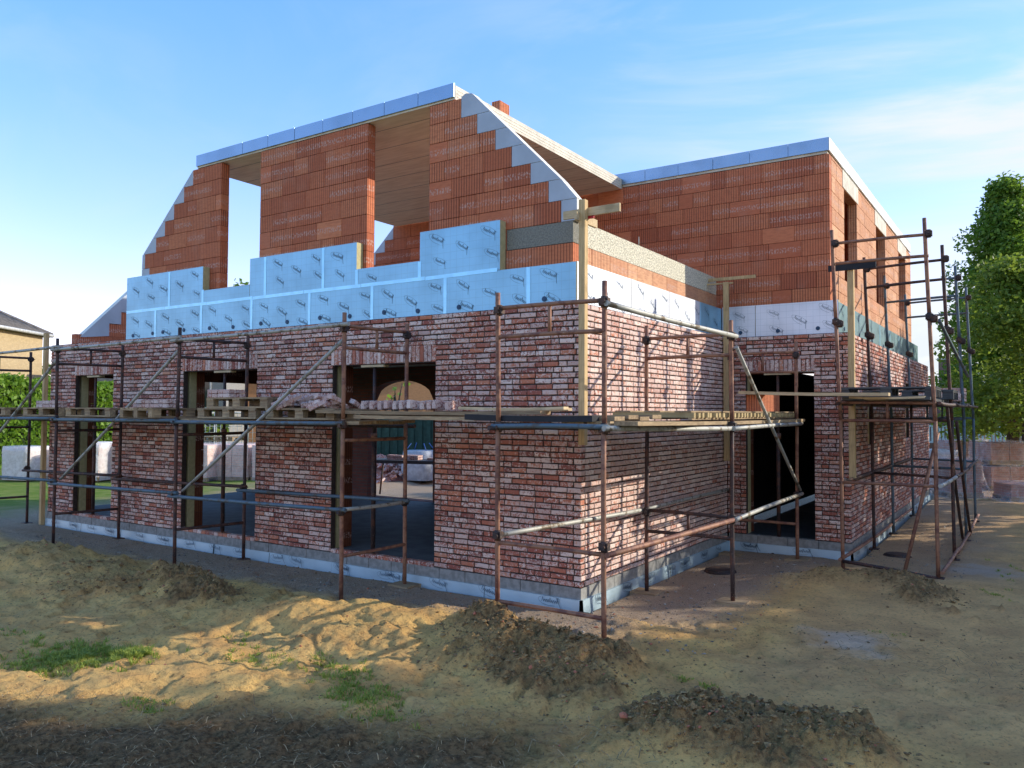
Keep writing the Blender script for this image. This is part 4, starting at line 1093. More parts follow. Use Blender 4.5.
# ------------------------------------------------------------------ vegetation
def leaves(mb, centre, radii, n, size, dark=0, zmin=None, shell=.6):
    cx, cy, cz = centre; rx, ry, rz_ = radii
    d = rng.normal(size=(n, 3)); d /= np.linalg.norm(d, axis=1)[:, None]
    r = shell + (1 - shell)*rng.random(n)
    r = np.where(rng.random(n) < .25, rng.random(n)**.5, r)
    P = d*r[:, None]*np.array([rx, ry, rz_]) + np.array([cx, cy, cz])
    A = rng.normal(size=(n, 3)); A[:, 2] *= .6; A /= np.linalg.norm(A, axis=1)[:, None]
    B = np.cross(A, d + rng.normal(size=(n, 3))*.5); B /= (np.linalg.norm(B, axis=1)[:, None] + 1e-6)
    s = size*(.6 + .8*rng.random(n))
    for i in range(n):
        p = P[i]
        if zmin is not None and p[2] < zmin: continue
        a = A[i]*s[i]*.5; b = B[i]*s[i]*.3
        c = (min(1, max(0, rng.random()*.6 + .4*(r[i]-.4) - dark)), 0, 0)  # inner leaves get a darker tint, painting in crown shade
        mb.poly([p - a, p - a*.1 + b, p + a, p - a*.1 - b], 0, c)
LEAF = leaf_material('tree_leaf', (.045, .10, .014), (.17, .27, .03), .45)
LEAFB = leaf_material('bright_leaf', (.06, .12, .015), (.22, .28, .035), .45)
HEDGE = leaf_material('hedge_leaf', (.05, .13, .012), (.20, .32, .03), .35)
BARK = simple('bark', (.10, .075, .055), .95, var=.4, scale=14, bump=.8)
def tree(x, y, clumps, n_per, size, trunk_h, tr, label, lm=None, group='broadleaf trees along the right side of the plot', dark=0):
    t = empty('broadleaf_tree', (x, y, 0), random.random(), label, 'tree', group); t.rotation_euler = (0, 0, 0)
    mb = MB(); mb.tube((0, 0, -.1), (.1, .05, trunk_h), tr, 10, r2=tr*.6, bend=.06)
    for (c, r) in clumps[:14]:
        mb.tube((.08, .05, trunk_h*random.uniform(.6, .98)), (c[0]*.8, c[1]*.8, c[2]), tr*.38, 6, r2=tr*.08, bend=.1)
    mb.build('trunk', BARK, t)
    mb = MB()
    for (c, r) in clumps:
        k = int(n_per*(r[0]*r[1]*r[2])**.66)
        leaves(mb, c, r, k, size, dark)
    mb.build('crown', lm or LEAF, t)
    return t
def crown(R_, z0, z1, n, rad=(.7, 1.2), taper=.5):
    out = []
    for i in range(n):
        t = random.random()**.8; z = z0 + (z1-z0)*t
        w = R_*(math.sin(math.pi*min(1, (t*.85+.12)))**taper)
        a = random.random()*2*math.pi; q = w*math.sqrt(random.random())*.95
        r = random.uniform(*rad)*(1 - .35*t)
        out.append(((q*math.cos(a), q*math.sin(a), z), (r, r, r*.75)))
    return out
# the visible tree at the right edge (darker, taller) and the lighter one in front of it
def atd(px, depth):
    a = .5857; f = Vector((-math.sin(a), math.cos(a))); r = Vector((math.cos(a), math.sin(a)))
    p = Vector((4.147, -7.621)) + f*depth + r*((px-512)/792.5*depth); return p.x, p.y
def crown_at(spec, rad, n, jz=.3):
    """spec: list of (z, radius at that height)"""
    out = []
    for i in range(n):
        z = random.uniform(spec[0][0], spec[-1][0]); w = 0
        for (za, wa), (zb, wb) in zip(spec, spec[1:]):
            if za <= z <= zb: w = wa + (wb-wa)*(z-za)/(zb-za)
        a = random.random()*6.283; q = w*random.random()**.4; r = random.uniform(*rad)
        out.append(((q*math.cos(a), q*math.sin(a), z), (r, r, r*.8)))
    return out
x, y = atd(1010, 27); tree(x, y, crown_at([(1.6, 1.6), (2.6, 2.1), (4.6, 2.1), (6.0, 1.8), (7.7, 1.25), (9.0, .5), (9.9, .1)], (.4, .75), 240), 620, .15, 4.5, .22, 'tall dark green tree at the right edge beyond the scaffold')
x, y = atd(1024, 22.5); tree(x, y, crown_at([(1.7, 1.7), (3.2, 1.9), (5.0, 1.5), (6.3, .5)], (.4, .75), 140), 480, .14, 3.0, .16, 'lower yellow green tree in front of the tall one at the right edge', LEAFB)
# the row continues out of frame towards the sun; it throws the shade on the plot
sv = Vector((.783, .622)); nv = Vector((-.622, .783))
def rowtree(n, d, spec, cnt, lab, k=70, size=.42):
    p = sv*d + nv*n
    tree(p.x, p.y, crown_at(spec, (.7, 1.05), cnt), k, size, spec[0][0] + 1.5, .2, lab, LEAF)
rowtree(8.6, 19, [(1.2, 1.6), (4, 2.2), (6.3, 2.0), (7.3, .8)], 60, 'third tree of the row right of the frame')
rowtree(4.3, 18.5, [(.6, 1.6), (4, 2.3), (6.8, 2.0), (7.6, .9)], 70, 'fourth tree of the row right of the frame')
rowtree(.15, 18, [(.5, 1.9), (3, 2.3), (5.6, 2.2), (6.2, 2.0)], 130, 'low tree in the middle of the row right of the frame')
rowtree(-4.35, 17.5, [(.4, 2.2), (3, 2.75), (6.3, 2.7), (7.2, 1.9), (9.2, .8)], 180, 'tall tree near the camera end of the row right of the frame')
rowtree(-2.05, 19, [(.5, 1.2), (3, 1.5), (5.6, 1.4), (6.6, 1.1)], 90, 'slim tree standing in the gap of the row right of the frame')
rowtree(-8.4, 16.5, [(.4, 2.0), (4, 2.6), (8, 2.4), (10, .8)], 100, 'last tree of the row beside the camera')

# hedge beyond the left end
def hedge(x, y, L, W, H, rz, n, size, label, mt):
    t = empty('hedge', (x, y, 0), rz, label, 'hedge')
    mb = MB()
    P = rng.random((n, 3)); f = rng.integers(0, 3, n)
    for i in range(n):
        u, v, w = P[i]
        if f[i] == 0: p = np.array([(u-.5)*L, -W/2 + rng.normal()*.07, w*H])
        elif f[i] == 1: p = np.array([(u-.5)*L, (v-.5)*W, H + rng.normal()*.08 + .1*math.sin(u*L*1.7)])
        else: p = np.array([(u-.5)*L, (v-.5)*W, w*H])
        a = rng.normal(size=3); a /= np.linalg.norm(a); b = rng.normal(size=3); b -= a*b.dot(a); b /= np.linalg.norm(b)
        s = size*(.6 + .8*rng.random()); a *= s*.5; b *= s*.33
        mb.poly([p - a, p + b, p + a, p - b], 0, (rng.random(), 0, 0))
    mb.build('foliage', mt, t)
    mb = MB(); mb.box((-L/2+.05, -W/2+.12, 0), (L/2-.05, W/2-.12, H-.1)); mb.build('inner_branches', simple('hedge_inner', (.02, .04, .008), .95), t)
    return t
hedge(-29.5, 9.5, 17, 1.2, 3.15, 2.1, 26000, .17, 'bright green clipped hedge before the yellow brick neighbour house', HEDGE)

# ------------------------------------------------------------------ neighbours
def house_block(name, x, y, rz, L, W, H, RH, wallm, roofm, label, over=.35, hip=1.5, tiles=True, wins=(), pipe=False):
    t = empty(name, (x, y, 0), rz, label, 'house')
    mb = MB(); mb.box((-L/2, -W/2, -.2), (L/2, W/2, H)); w = mb.build('wall', wallm, t)
    a, b = L/2 + over, W/2 + over
    e = [(-a, -b, H+.02), (a, -b, H+.02), (a, b, H+.02), (-a, b, H+.02)]; r0, r1 = (-a + hip*b, 0, H + RH), (a - hip*b, 0, H + RH)
    mb = MB()
    mb.poly([e[0], e[1], r1, r0]); mb.poly([e[1], e[2], r1]); mb.poly([e[2], e[3], r0, r1]); mb.poly([e[3], e[0], r0]); mb.poly(e[::-1])
    rf = mb.build('roof', roofm, t)
    if tiles:
        mb = MB(); k = int(2*a/.30)
        for i in range(1, k):
            u = -a + i*2*a/k
            for s in (-1, 1):
                tt = min(1, (a - abs(u))/(hip*b)) if hip else 1
                mb.tube((u, s*b, H+.05), (u, s*b*(1-tt), H + .05 + RH*tt), .06, 5)
        k = int(2*b/.30)
        for i in range(1, k):
            v = -b + i*2*b/k; tt = 1 - abs(v)/b
            for s in (-1, 1): mb.tube((s*a, v, H+.05), (s*(a - hip*b*tt), v, H+.05+RH*tt), .06, 5)
        mb.build('tile_ribs', roofm, rf)
        mb = MB()
        for q in ((e[0], r0), (e[1], r1), (e[2], r1), (e[3], r0), (r0, r1)): mb.tube(Vector(q[0]) + Vector((0, 0, .06)), Vector(q[1]) + Vector((0, 0, .06)), .09, 8)
        mb.build('ridge_tiles', roofm, rf)
    mb = MB(); c = (.6,)*3
    for p, q in zip(e, e[1:] + e[:1]): mb.tube(Vector(p), Vector(q), .09, 8)
    mb.build('gutter', simple('gutter_white', (.55, .55, .52), .6), t)
    for (wx, wz, ww, wh) in wins:
        mb = MB(); mb.box((wx-ww/2, -W/2-.05, wz), (wx+ww/2, -W/2+.02, wz+wh)); f = mb.build('window', simple('window_frame', (.6, .6, .6), .5), t)
        mb = MB(); mb.box((wx-ww/2+.07, -W/2-.07, wz+.07), (wx-.03, -W/2-.051, wz+wh-.07)); mb.box((wx+.03, -W/2-.07, wz+.07), (wx+ww/2-.07, -W/2-.051, wz+wh-.07)); mb.build('pane', simple('dark_glass', (.03, .035, .04), .1, spec=.6), f)
    if pipe:
        mb = MB(); mb.tube((L/2-1.8, -W/2-.1, .3), (L/2-1.8, -W/2-.1, H-.35), .08, 8); mb.tube((L/2-1.8, -W/2-.1, H-.35), (L/2-1.6, -W/2-.3, H-.05), .08, 8); mb.build('downpipe', simple('downpipe_grey', (.16, .15, .15), .5), t)
    return t
# helper: point from bearing (degrees right of the camera heading) and distance
CAM = Vector((4.147, -7.621, 2.12)); YAW = .5857
yb = texbrick_material('yellow_brick', (.50, .37, .19), (.42, .30, .15), (.36, .30, .20))
x, y = atd(-224, 38); house_block('neighbour_house', x, y, YAW + .05, 20, 9, 6.1, 3.5, yb, roof_material('grey_roof_tiles', (.13, .12, .115)), 'yellow brick neighbour house with grey tiled hip roof', hip=1.35, pipe=True)
ob = texbrick_material('orange_render', (.46, .22, .10), (.40, .19, .09), (.36, .20, .12))
x, y = atd(300, 52); house_block('neighbour_house', x, y, YAW + .2, 17, 8, 4.6, .6, ob, roof_material('brown_roof_tiles', (.12, .06, .045)), 'orange walled house seen through the middle opening', hip=.3, tiles=False)
gb = texbrick_material('grey_brick_wall', (.26, .25, .24), (.20, .19, .18), (.3, .3, .3))
x, y = atd(170, 46); house_block('neighbour_house', x, y, YAW + .1, 8, 7, 4.5, .5, gb, roof_material('dark_roof_tiles', (.08, .07, .07)), 'grey walled house left of the orange one', hip=.3, tiles=False, wins=((2.6, 2.2, 1.3, 1.7),))
rb = texbrick_material('dark_red_brick', (.17, .075, .06), (.13, .06, .05), (.15, .12, .11))
x, y = atd(978, 42); house_block('neighbour_house', x, y, YAW + .3, 9, 6, 2.9, .3, rb, roof_material('flat_roof_edge', (.30, .32, .34)), 'dark brick house low behind the right hand scaffold', hip=.2, tiles=False, wins=((-1.4, 1.0, 1.2, 1.2), (1.6, 1.0, 1.2, 1.2)))
x, y = atd(954, 38)
t = empty('brick_chimney', (x, y, 0), YAW, 'tall dark brick chimney stack beyond the right hand scaffold', 'chimney'); mb = MB(); mb.box((-.48, -.45, 0), (.48, .45, 4.7)); mb.build('stack', rb, t)
mb = MB(); mb.box((-.52, -.5, 4.7), (.52, .5, 4.82)); mb.build('cap', M['slab'], t)
# garden wall + white railing fence on the right
x, y = atd(985, 34)
t = empty('railing_fence', (x, y, 0), YAW - .05, 'pale blue railing fence on a low brick wall under the tree', 'fence')
mb = MB(); mb.box((-5, -.12, 0), (5, .12, .85)); mb.build('base_wall', rb, t)
fm = simple('pale_blue_paint', (.45, .60, .66), .5)
mb = MB()
for i in range(67): mb.box((-4.95 + i*.15, -.02, .9), (-4.88 + i*.15, .02, 1.6))
mb.box((-5, -.03, .86), (5, .03, .93)); mb.box((-5, -.03, 1.55), (5, .03, 1.63)); mb.build('railing', fm, t)
# greenery behind the fences: far trees
FAR = leaf_material('far_leaf', (.03, .07, .02), (.09, .14, .04), .3)
def fartree(px, depth, R_, top, label, lm=None, n=22, base=.6):
    x, y = atd(px, depth); tree(x, y, crown(R_, base+R_*.3, top - R_*.3, n, (R_*.35, R_*.5)), 60, .09*depth**.5*.55, top*.5, .2, label, lm or FAR, 'far trees beyond the plot')
fartree(57, 48, 1.8, 5.3, 'far tree showing between the yellow house and the brick wall', LEAFB)
fartree(100, 45, 2.6, 4.0, 'far bushy tree seen through the leftmost opening', LEAFB, 30, -.5)
fartree(80, 40, 2.4, 3.2, 'low broad bush seen through the leftmost opening', LEAFB, 30, -.5)
fartree(215, 38, 1.2, 2.3, 'small green bush behind the wire fence', LEAFB)
fartree(246, 70, 2.6, 14.3, 'tall far tree showing above the blue insulation', LEAF, 22)
fartree(396, 30, .8, 3.5, 'small tree seen through the arch', LEAF, 12)
fartree(935, 90, 4, 5.5, 'far tree beyond the chimney', None, 24)
fartree(922, 110, 4, 6.0, 'farthest tree left of the chimney', None, 24)
fartree(985, 60, 3.0, 5.5, 'far tree behind the railing fence', None, 24)
# wire fence panels seen through the middle opening
for i, px in enumerate((200, 232, 264)):
    x, y = atd(px, 33); t = empty('fence_panel', (x, y, 0), YAW + .1, ['left', 'middle', 'right'][i] + ' galvanised site fence panel behind the wrapped brick packs', 'fence panel', 'site fence panels')
    mb = MB()
    for s in (-.68, .68): mb.tube((s, 0, 0), (s, 0, 2.0), .03, 6)
    mb.tube((-.68, 0, 2.0), (.68, 0, 2.0), .03, 6); mb.tube((-.68, 0, .15), (.68, 0, .15), .03, 6); mb.build('frame', M['woodpale'] if 0 else simple('zinc', (.5, .5, .46), .5, .2), t)
    mb = MB()
    for k in range(8): mb.tube((-.6 + k*.17, 0, .15), (-.6 + k*.17, 0, 2.0), .012, 4)
    for k in range(7): mb.tube((-.68, 0, .4 + k*.26), (.68, 0, .4 + k*.26), .012, 4)
    mb.build('wire_mesh', simple('zinc_wire', (.55, .55, .5), .5, .2), t)

# wrapped brick packs
PINK = texbrick_material('pale_pink_brick', (.88, .62, .52), (.78, .48, .40), (.70, .60, .54))
def pack(x, y, rz, L, W, H, label, bm=None, wrap='wrap', z=0, group='brick packs standing on the ground', skirt=False):
    t = empty('brick_pack', (x, y, z), rz, label, 'brick pack', group)
    mb = MB()
    for s in (-1, 0, 1): mb.box((-L/2, s*(W/2-.06)-.05, 0), (L/2, s*(W/2-.06)+.05, .09))
    mb.box((-L/2, -W/2, .09), (L/2, W/2, .12)); mb.build('pallet', M['woodx'], t)
    mb = MB()
    nz = int((H-.12)/.26); hz = (H-.12)/nz
    for k in range(nz):
        j = random.uniform(-.012, .012)
        mb.box((-L/2+.03+j, -W/2+.03, .12 + k*hz), (-.01+j, W/2-.03, .12 + (k+1)*hz - .006)); mb.box((.01+j, -W/2+.03, .12 + k*hz), (L/2-.03+j, W/2-.03, .12 + (k+1)*hz - .006))
    mb.build('bricks', bm or PINK, t)
    # creased wrap
    mb = MB(); nu = 14; nv = 7; ring = []
    for k in range(nv+1):
        row = []
        for i in range(nu*2):
            a = 2*math.pi*i/(nu*2); cx, cy = math.cos(a), math.sin(a); m_ = max(abs(cx), abs(cy)); ex = cx/m_; ey = cy/m_
            fl = .015 + random.uniform(0, .025) + ((.25*(1-k/nv)**3) if skirt else 0)
            row.append((ex*(L/2+fl), ey*(W/2+fl), .02 + (H+.01)*k/nv + (random.uniform(0, .03) if k == nv else 0)))
        ring.append(row)
    vs = [p for r_ in ring for p in r_]; n = nu*2
    fs = [(k*n+i, k*n+(i+1) % n, (k+1)*n+(i+1) % n, (k+1)*n+i) for k in range(nv) for i in range(n)]
    fs.append(tuple(nv*n + i for i in range(n)))
    mb.raw(vs, fs, 0, smooth=True); mb.build('plastic_wrap', M[wrap], t)
    return t
rz = .35
x, y = atd(30, 24); pack(x, y, rz, 1.0, 1.0, .95, 'blue white wrapped brick pack on the grass left of the house', wrap='wrapwhite')
x, y = atd(52, 24.5); pack(x, y, rz, 1.0, 1.0, .9, 'pink brick pack partly hidden by the left end post')
for i, px in enumerate((97, 128, 203, 240, 277)):
    x, y = atd(px, 24 + .3*(i % 2)); pack(x, y, rz + .1*(i % 2), 1.08, 1.0, 1.08, ['pale pack seen through the leftmost opening', 'pink pack half hidden by the wide brick pier', 'left pale pack seen through the middle opening', 'right pale pack seen through the middle opening', 'pale pack hidden beside the middle opening edge'][i], wrap='wrapwhite' if i == 0 else 'wrap')
x, y = atd(225, 26.5); pallet(x, y, 1.1, .3, 'empty pallet lying on the packs behind the house')
# right side packs
DK = texbrick_material('brown_brick_pack', (.46, .22, .15), (.36, .17, .12), (.42, .30, .24))
x, y = atd(997, 22.6); pack(x, y, YAW+.12, 1.22, 1.0, .66, 'lower brown pack of the big wrapped stack under the tree', DK, z=0); pack(x, y, YAW+.10, 1.16, .95, .62, 'upper brown pack of the big wrapped stack under the tree', DK, z=.70)
x, y = atd(956, 20.5); pack(x, y, YAW-.05, .85, .9, .95, 'wrapped brown pack with a white top behind the scaffold tubes', DK, skirt=True)
x, y = atd(1016, 19.5); pack(x, y, YAW-.1, .75, .9, .42, 'low wrapped pack at the right edge of the photo', DK, skirt=True)
x, y = atd(933, 22.5); pack(x, y, YAW, .9, .9, 1.05, 'wrapped pack left of the scaffold tubes', DK, wrap='wrapwhite')
x, y = atd(962, 24.5); pack(x, y, YAW+.1, 1.1, .9, 1.3, 'tall wrapped pack behind the others at the right hand scaffold', DK)
# objects behind the rear arch
x0, y0 = -9.9, 13.2
t = empty('metal_container', (-13.0, 13.5, 0), .55, 'dark green corrugated container seen through the arch', 'container')
mb = MB(); n = 44
for i in range(n):
    a = -3 + 6*i/n; d = .04 if i % 2 else 0; mb.box((a, -1.1 - d, .1), (a + 6/n, 1.1, 2.0))
mb.build('corrugated_walls', simple('green_paint', (.03, .085, .065), .6, var=.3), t)
mb = MB(); mb.box((-3.05, -1.16, 2.0), (3.05, 1.16, 2.1)); mb.box((-3.05, -1.16, 0), (3.05, 1.16, .1)); mb.build('frame_rails', simple('green_dark', (.02, .05, .04), .6), t)
t = empty('work_trestle', (-8.8, 7.6, 0), .3, 'dark trestle bench with bricks on it behind the arch', 'trestle')
mb = MB(); mb.box((-1.3, -.4, .82), (1.3, .4, .9)); mb.build('bench_top', M['greywood'], t)
for s in (-1.15, 1.15):
    for q in (-.33, .33): mb = MB(); mb.tube((s, q, -.02), (s*.92, q, .82), .025, 6); mb.build('leg', M['rust_dark'], t)
stack(-9.1, 7.5, .9, 4, 3, 2, .3, 'brick stacked on the trestle behind the arch', 'bricks on the trestle', miss=.3)
stack(-8.2, 7.8, .9, 3, 2, 1, .3, 'brick lying at the right of the trestle behind the arch', 'bricks at the right of the trestle', miss=.3)
mb = MB()
for i in range(420):
    a = random.random()*6.28; r_ = abs(random.gauss(0, .62)); h = max(0, .62*(1 - r_/1.5)); px_, py_ = r_*math.cos(a), r_*math.sin(a)
    u = Vector((random.uniform(-1, 1), random.uniform(-1, 1), random.uniform(-.5, .5))).normalized(); v = u.orthogonal().normalized(); w = u.cross(v)
    mb.obox(Vector((px_, py_, h + .02)) - u*.09, u*.18, v*.09, w*.05, 0, bcol())
for i in range(12):
    a, b = i*math.pi/6, (i+1)*math.pi/6; mb.poly([(1.15*math.cos(a), 1.15*math.sin(a), -.02), (1.15*math.cos(b), 1.15*math.sin(b), -.02), (0, 0, .56)], 0, bcol())
o = mb.build('brick_rubble', M['brick']); o.location = (-13.2, 11.0, 0); tag(o, 'heap of broken red bricks lying behind the arch', 'rubble', kind='stuff')
t = empty('builders_bag', (-11.8, 11.3, 0), .3, 'white builders bulk bag behind the arch', 'bag')
mb = MB(); n = 20; rows = []
for k in range(7):
    z = .9*k/6; bul = 1 + .14*math.sin(math.pi*k/6)
    rows.append([(math.copysign(abs(math.cos(a))**.5, math.cos(a))*.45*bul + random.uniform(-.012, .012), math.copysign(abs(math.sin(a))**.5, math.sin(a))*.45*bul, z) for a in np.linspace(0, 2*math.pi, n, endpoint=False)])
vs = [p for r_ in rows for p in r_]; mb.raw(vs, [(k*n+i, k*n+(i+1) % n, (k+1)*n+(i+1) % n, (k+1)*n+i) for k in range(6) for i in range(n)] + [tuple(range(120, 140))], smooth=True)
mb.build('sack', simple('woven_white', (.50, .52, .56), .7), t)
for s in (-.35, .35):
    for q in (-.35, .35): mb = MB(); mb.tube((s, q, .88), (s*.6, q*.6, 1.12), .015, 6); mb.build('lifting_loop', simple('loop_blue', (.1, .2, .5), .7), t)

# ------------------------------------------------------------------ ground detail
mb = MB(); CL = []
import bmesh
bm_ = bmesh.new(); bmesh.ops.create_icosphere(bm_, subdivisions=1, radius=1.0)
ico_v = np.array([v.co[:] for v in bm_.verts]); ico_f = [tuple(v.index for v in f.verts) for f in bm_.faces]; bm_.free()
pts = []
for m_ in MOUNDS:
    mx, my, rx, ry, ro, hh, ca = m_
    nn = int(ca*ca*rx*ry*3600)
    for _ in range(nn):
        a, b = random.gauss(0, .52)*rx, random.gauss(0, .52)*ry; c, s = math.cos(ro), math.sin(ro)
        pts.append((mx + a*c - b*s, my + a*s + b*c, min(.034, .004 + random.expovariate(1/.0048))))
for _ in range(6500): pts.append((random.uniform(-6, 4.5), random.uniform(-5.2, 1.5)**1, min(.022, .002 + random.expovariate(1/.0032))))
pts = [p for p in pts if not (p[0] < .15 and p[1] > -.1) and not (p[1] > 4.7)]
peb = []
for _ in range(5200):
    if random.random() < .6: x, y = random.uniform(-10, .8), random.uniform(-1.2, -.12)
    elif random.random() < .6: x, y = random.uniform(.12, 1.7), random.uniform(-1.0, 4.7)
    else: x, y = random.uniform(1.95, 3.3), random.uniform(4, 10)
    peb.append((x, y, .003 + random.expovariate(1/.0035)))
npts = len(pts); pts += peb
ph, _ = terrain(np.array([p[0] for p in pts]), np.array([p[1] for p in pts]))
for pi_, ((x, y, s), h) in enumerate(zip(pts, ph)):
    v = ico_v*(1 + rng.uniform(-.5, .45, (len(ico_v), 1)))*s*np.array([1, random.uniform(.7, 1.1), random.uniform(.35, .75)])
    a = random.random()*6.28; c, s_ = math.cos(a), math.sin(a); v = np.stack([v[:, 0]*c - v[:, 1]*s_, v[:, 0]*s_ + v[:, 1]*c, v[:, 2]], 1)
    mb.raw(v + np.array([x, y, h + s*.25]), ico_f, 0, (random.random(), float(pi_ >= npts), float(random.random() < .035)))
m, nt, b = mat('clod_soil'); N = NT(nt); _, r_, gp, rc = N.tint(); p = N.geo()
c = N.mix(r_, (.17, .105, .045), (.40, .25, .10)); c = N.mix(N.ramp(N.noise(p, 60, 4), .4, .7), c, (.08, .055, .03)); c = N.mix(gp, c, N.mix(r_, (.10, .09, .08), (.42, .36, .29))); c = N.mix(rc, c, (.45, .15, .08)); N.l(c, b.inputs['Base Color']); b.inputs['Roughness'].default_value = .95; N.bump(b, N.noise(p, 90, 4), .8, .006)
o = mb.build('soil_clods', m); tag(o, 'dark clods of dug soil scattered over the sand mounds', 'soil clods', kind='stuff')

# grass
mb = MB()
def blades(x, y, rx, ry, n, h, m=0):
    k = max(3, n//16); CX = rng.normal(size=k)*rx*.5 + x; CY = rng.normal(size=k)*ry*.5 + y
    idx = rng.integers(0, k, int(n*1.25)); n = len(idx)
    sp_ = rng.normal(size=(n, 2))*.018; X = CX[idx] + sp_[:, 0]; Y = CY[idx] + sp_[:, 1]; H, _ = terrain(X, Y)
    for i in range(n):
        a = math.atan2(sp_[i, 1], sp_[i, 0]) + rng.normal()*.6; l = .2 + rng.random()*.9; hh = h*(.25 + .75*rng.random()**1.5); w = .0022 + rng.random()*.0045
        dx, dy = math.cos(a), math.sin(a); px_, py_ = -dy*w, dx*w
        p = np.array([X[i], Y[i], H[i]-.01]); q = p + np.array([dx*l*hh*.35, dy*l*hh*.35, hh*.65]); r_ = p + np.array([dx*l*hh, dy*l*hh, hh*(.95 - .3*l*rng.random())])
        s = np.array([px_, py_, 0]); c = (rng.random()**.8 if rng.random() > .12 else 1.6, 0, 0)
        mb.poly([p - s, p + s, q + s*.8, q - s*.8], m, c); mb.poly([q - s*.8, q + s*.8, r_], m, c)
for (x, y, rx, ry, n, h) in ((-2.85, -3.95, .42, .34, 4600, .07), (-2.5, -3.65, .3, .22, 1300, .08), (-2.9, -4.0, .3, .3, 500, .06), (-1.5, -3.0, .35, .25, 350, .05), (-1.0, -2.8, .5, .22, 380, .05), (-.55, -2.95, .3, .2, 350, .06), (-.25, -3.2, .45, .28, 900, .06), (.15, -3.35, .4, .2, 500, .06),
        (-1.2, -4.25, .22, .15, 350, .05), (1.95, -1.55, .12, .06, 160, .045), (1.75, -1.5, .08, .05, 90, .04), (-2.0, -2.9, .3, .2, 160, .05), (-3.9, -3.9, .5, .3, 200, .06), (2.9, .9, .25, .1, 100, .03), (3.6, 3.3, .4, .15, 160, .04), (3.3, -2.9, .3, .2, 200, .05), (4.0, 4.6, .5, 1.5, 300, .05)):
    blades(x, y, rx, ry, n, h)
GR = leaf_material('grass_blade', (.08, .15, .02), (.36, .40, .08), .4)
o = mb.build('grass', GR); tag(o, 'patches of short green grass growing through the sand', 'grass', kind='stuff')
mb = MB()
n = 3800; X = rng.uniform(-3.2, 2.2, n); Y = rng.uniform(-5.6, -2.6, n); ok = (Y + 3.6 - .5*X) < .15; X, Y = X[ok], Y[ok]; H, _ = terrain(X, Y)
for i in range(len(X)):
    a = rng.random()*3.14; L = .02 + .09*rng.random()**2; w = .0013 + .0012*rng.random(); d = np.array([math.cos(a), math.sin(a), rng.normal()*.25])*L; s = np.array([-math.sin(a), math.cos(a), 0])*w
    p = np.array([X[i], Y[i], H[i] + .012]); mid = p + d*.5 + np.array([0, 0, .012*rng.random()])
    mb.poly([p - s, p + s, mid + s, mid - s], 0, (rng.random(), 0, 0)); mb.poly([mid - s, mid + s, p + d + s, p + d - s], 0, (rng.random(), 0, 0))
n = 260; X = rng.uniform(2.6, 4.2, n); Y = rng.normal(size=n)*.5 + .2; H, _ = terrain(X, Y)
for i in range(n):
    a = rng.random()*3.14; L = .03 + .1*rng.random(); s = np.array([-math.sin(a), math.cos(a), 0])*.002; p = np.array([X[i], Y[i], H[i] + .01]); d = np.array([math.cos(a), math.sin(a), rng.normal()*.15])*L
    mb.poly([p - s, p + s, p + d + s, p + d - s], 0, (rng.random()*.3, 0, 0))
m, nt, b = mat('straw'); N = NT(nt); _, r_, _, _ = N.tint(); N.l(N.mix(r_, (.10, .065, .035), (.46, .32, .16)), b.inputs['Base Color']); b.inputs['Roughness'].default_value = .9
o = mb.build('dry_stalks', m); tag(o, 'dry straw and root stalks lying over the dark foreground soil', 'straw', kind='stuff')

# ------------------------------------------------------------------ camera, sun, sky
cam = bpy.data.cameras.new('camera'); co = bpy.data.objects.new('camera', cam); col.objects.link(co)
cam.sensor_width = 36; cam.lens = 792.55/1024*36; cam.clip_end = 5000; cam.clip_start = .05
yaw, pitch, roll = .5857, .0345, .005
f = Vector((-math.sin(yaw)*math.cos(pitch), math.cos(yaw)*math.cos(pitch), math.sin(pitch))); r0 = Vector((math.cos(yaw), math.sin(yaw), 0)); u0 = r0.cross(f)
r2 = r0*math.cos(roll) + u0*math.sin(roll); u2 = -r0*math.sin(roll) + u0*math.cos(roll)
mt = Matrix((r2, u2, -f)).transposed().to_4x4(); mt.translation = CAM
co.matrix_world = mt; scene.camera = co

EL = R(22); saz = math.atan2(.783, .622)
S = Vector((.783*math.cos(EL), .622*math.cos(EL), math.sin(EL)))
sl = bpy.data.lights.new('sun', 'SUN'); sl.energy = 5.0; sl.angle = R(.53); sl.color = (1, .94, .80)
so = bpy.data.objects.new('sun', sl); col.objects.link(so); so.rotation_euler = S.to_track_quat('Z', 'Y').to_euler()

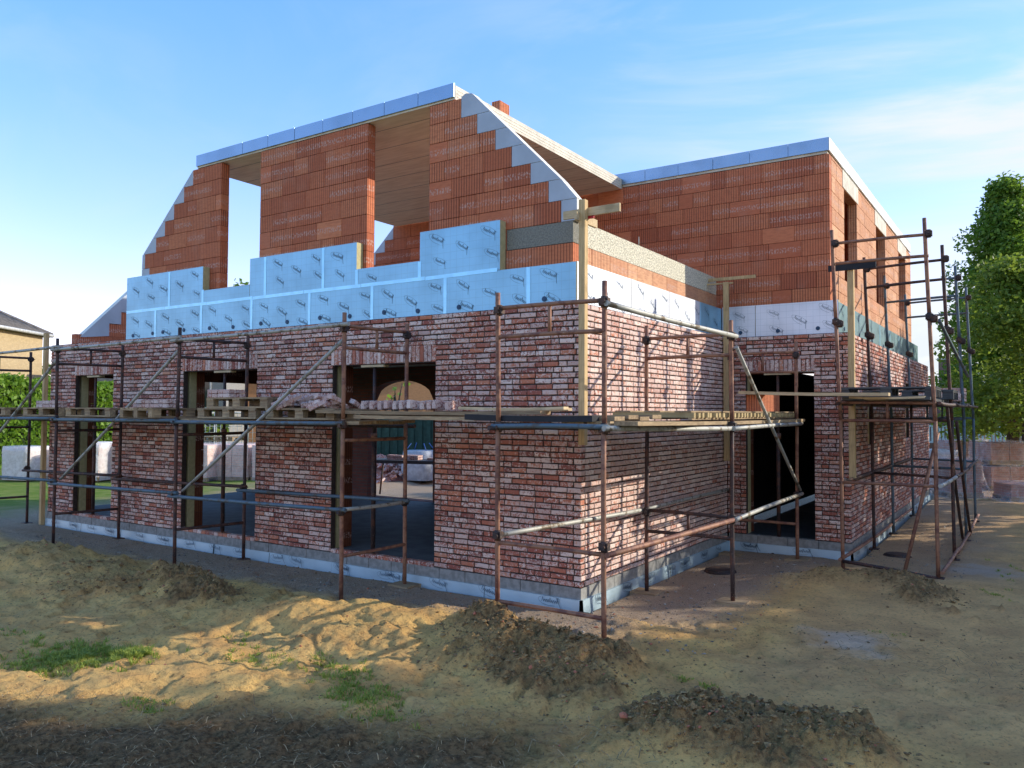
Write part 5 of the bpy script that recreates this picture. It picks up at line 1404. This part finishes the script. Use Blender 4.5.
w = bpy.data.worlds.new('World'); scene.world = w; w.use_nodes = True; nt = w.node_tree; nt.nodes.clear(); N = NT(nt)
out = N.n('ShaderNodeOutputWorld'); bg = N.n('ShaderNodeBackground'); N.l(bg.outputs[0], out.inputs[0])
sky = N.n('ShaderNodeTexSky'); sky.sky_type = 'NISHITA'; sky.sun_disc = False; sky.sun_elevation = EL; sky.sun_rotation = saz
sky.air_density = 1.0; sky.dust_density = .3; sky.ozone_density = 1.5; sky.altitude = 50
tc = N.n('ShaderNodeTexCoord').outputs['Generated']
hs = N.n('ShaderNodeHueSaturation'); hs.inputs['Saturation'].default_value = 1.44; hs.inputs['Value'].default_value = 2.75; N.l(sky.outputs[0], hs.inputs['Color'])
# thin cirrus
rot = N.n('ShaderNodeMapping'); rot.inputs['Rotation'].default_value = (.5, .3, .9); rot.inputs['Scale'].default_value = (1.2, 4.2, 5.0); N.l(tc, rot.inputs['Vector'])
n1 = N.noise(rot.outputs[0], 1.3, 7, .55, .7); n2 = N.noise(tc, 1.7, 4)
sp = N.n('ShaderNodeSeparateXYZ'); N.l(tc, sp.inputs[0])
right = N.ramp(N.math('ADD', sp.outputs[0], N.math('MULTIPLY', sp.outputs[1], .25)), -.42, .35)
cl = N.math('MULTIPLY', N.ramp(n1, .40, .66), N.math('MULTIPLY', N.ramp(n2, .35, .6), N.math('ADD', .15, N.math('MULTIPLY', right, 1.6))))
cl = N.math('MULTIPLY', cl, .9, clamp=True)
gm = N.n('ShaderNodeGamma'); gm.inputs[1].default_value = .66; N.l(hs.outputs[0], gm.inputs[0]); tn = N.mix(1.0, gm.outputs[0], (2.0, 1.60, 1.97), 'MULTIPLY'); wh = N.mix(cl, tn, (5.9, 6.35, 6.7))
N.l(wh, bg.inputs['Color']); bg.inputs['Strength'].default_value = .15
scene.view_settings.view_transform = 'Standard'; scene.view_settings.look = 'None'; scene.view_settings.exposure = 0; scene.view_settings.gamma = 1
scene.cycles.max_bounces = 6; scene.cycles.transparent_max_bounces = 12
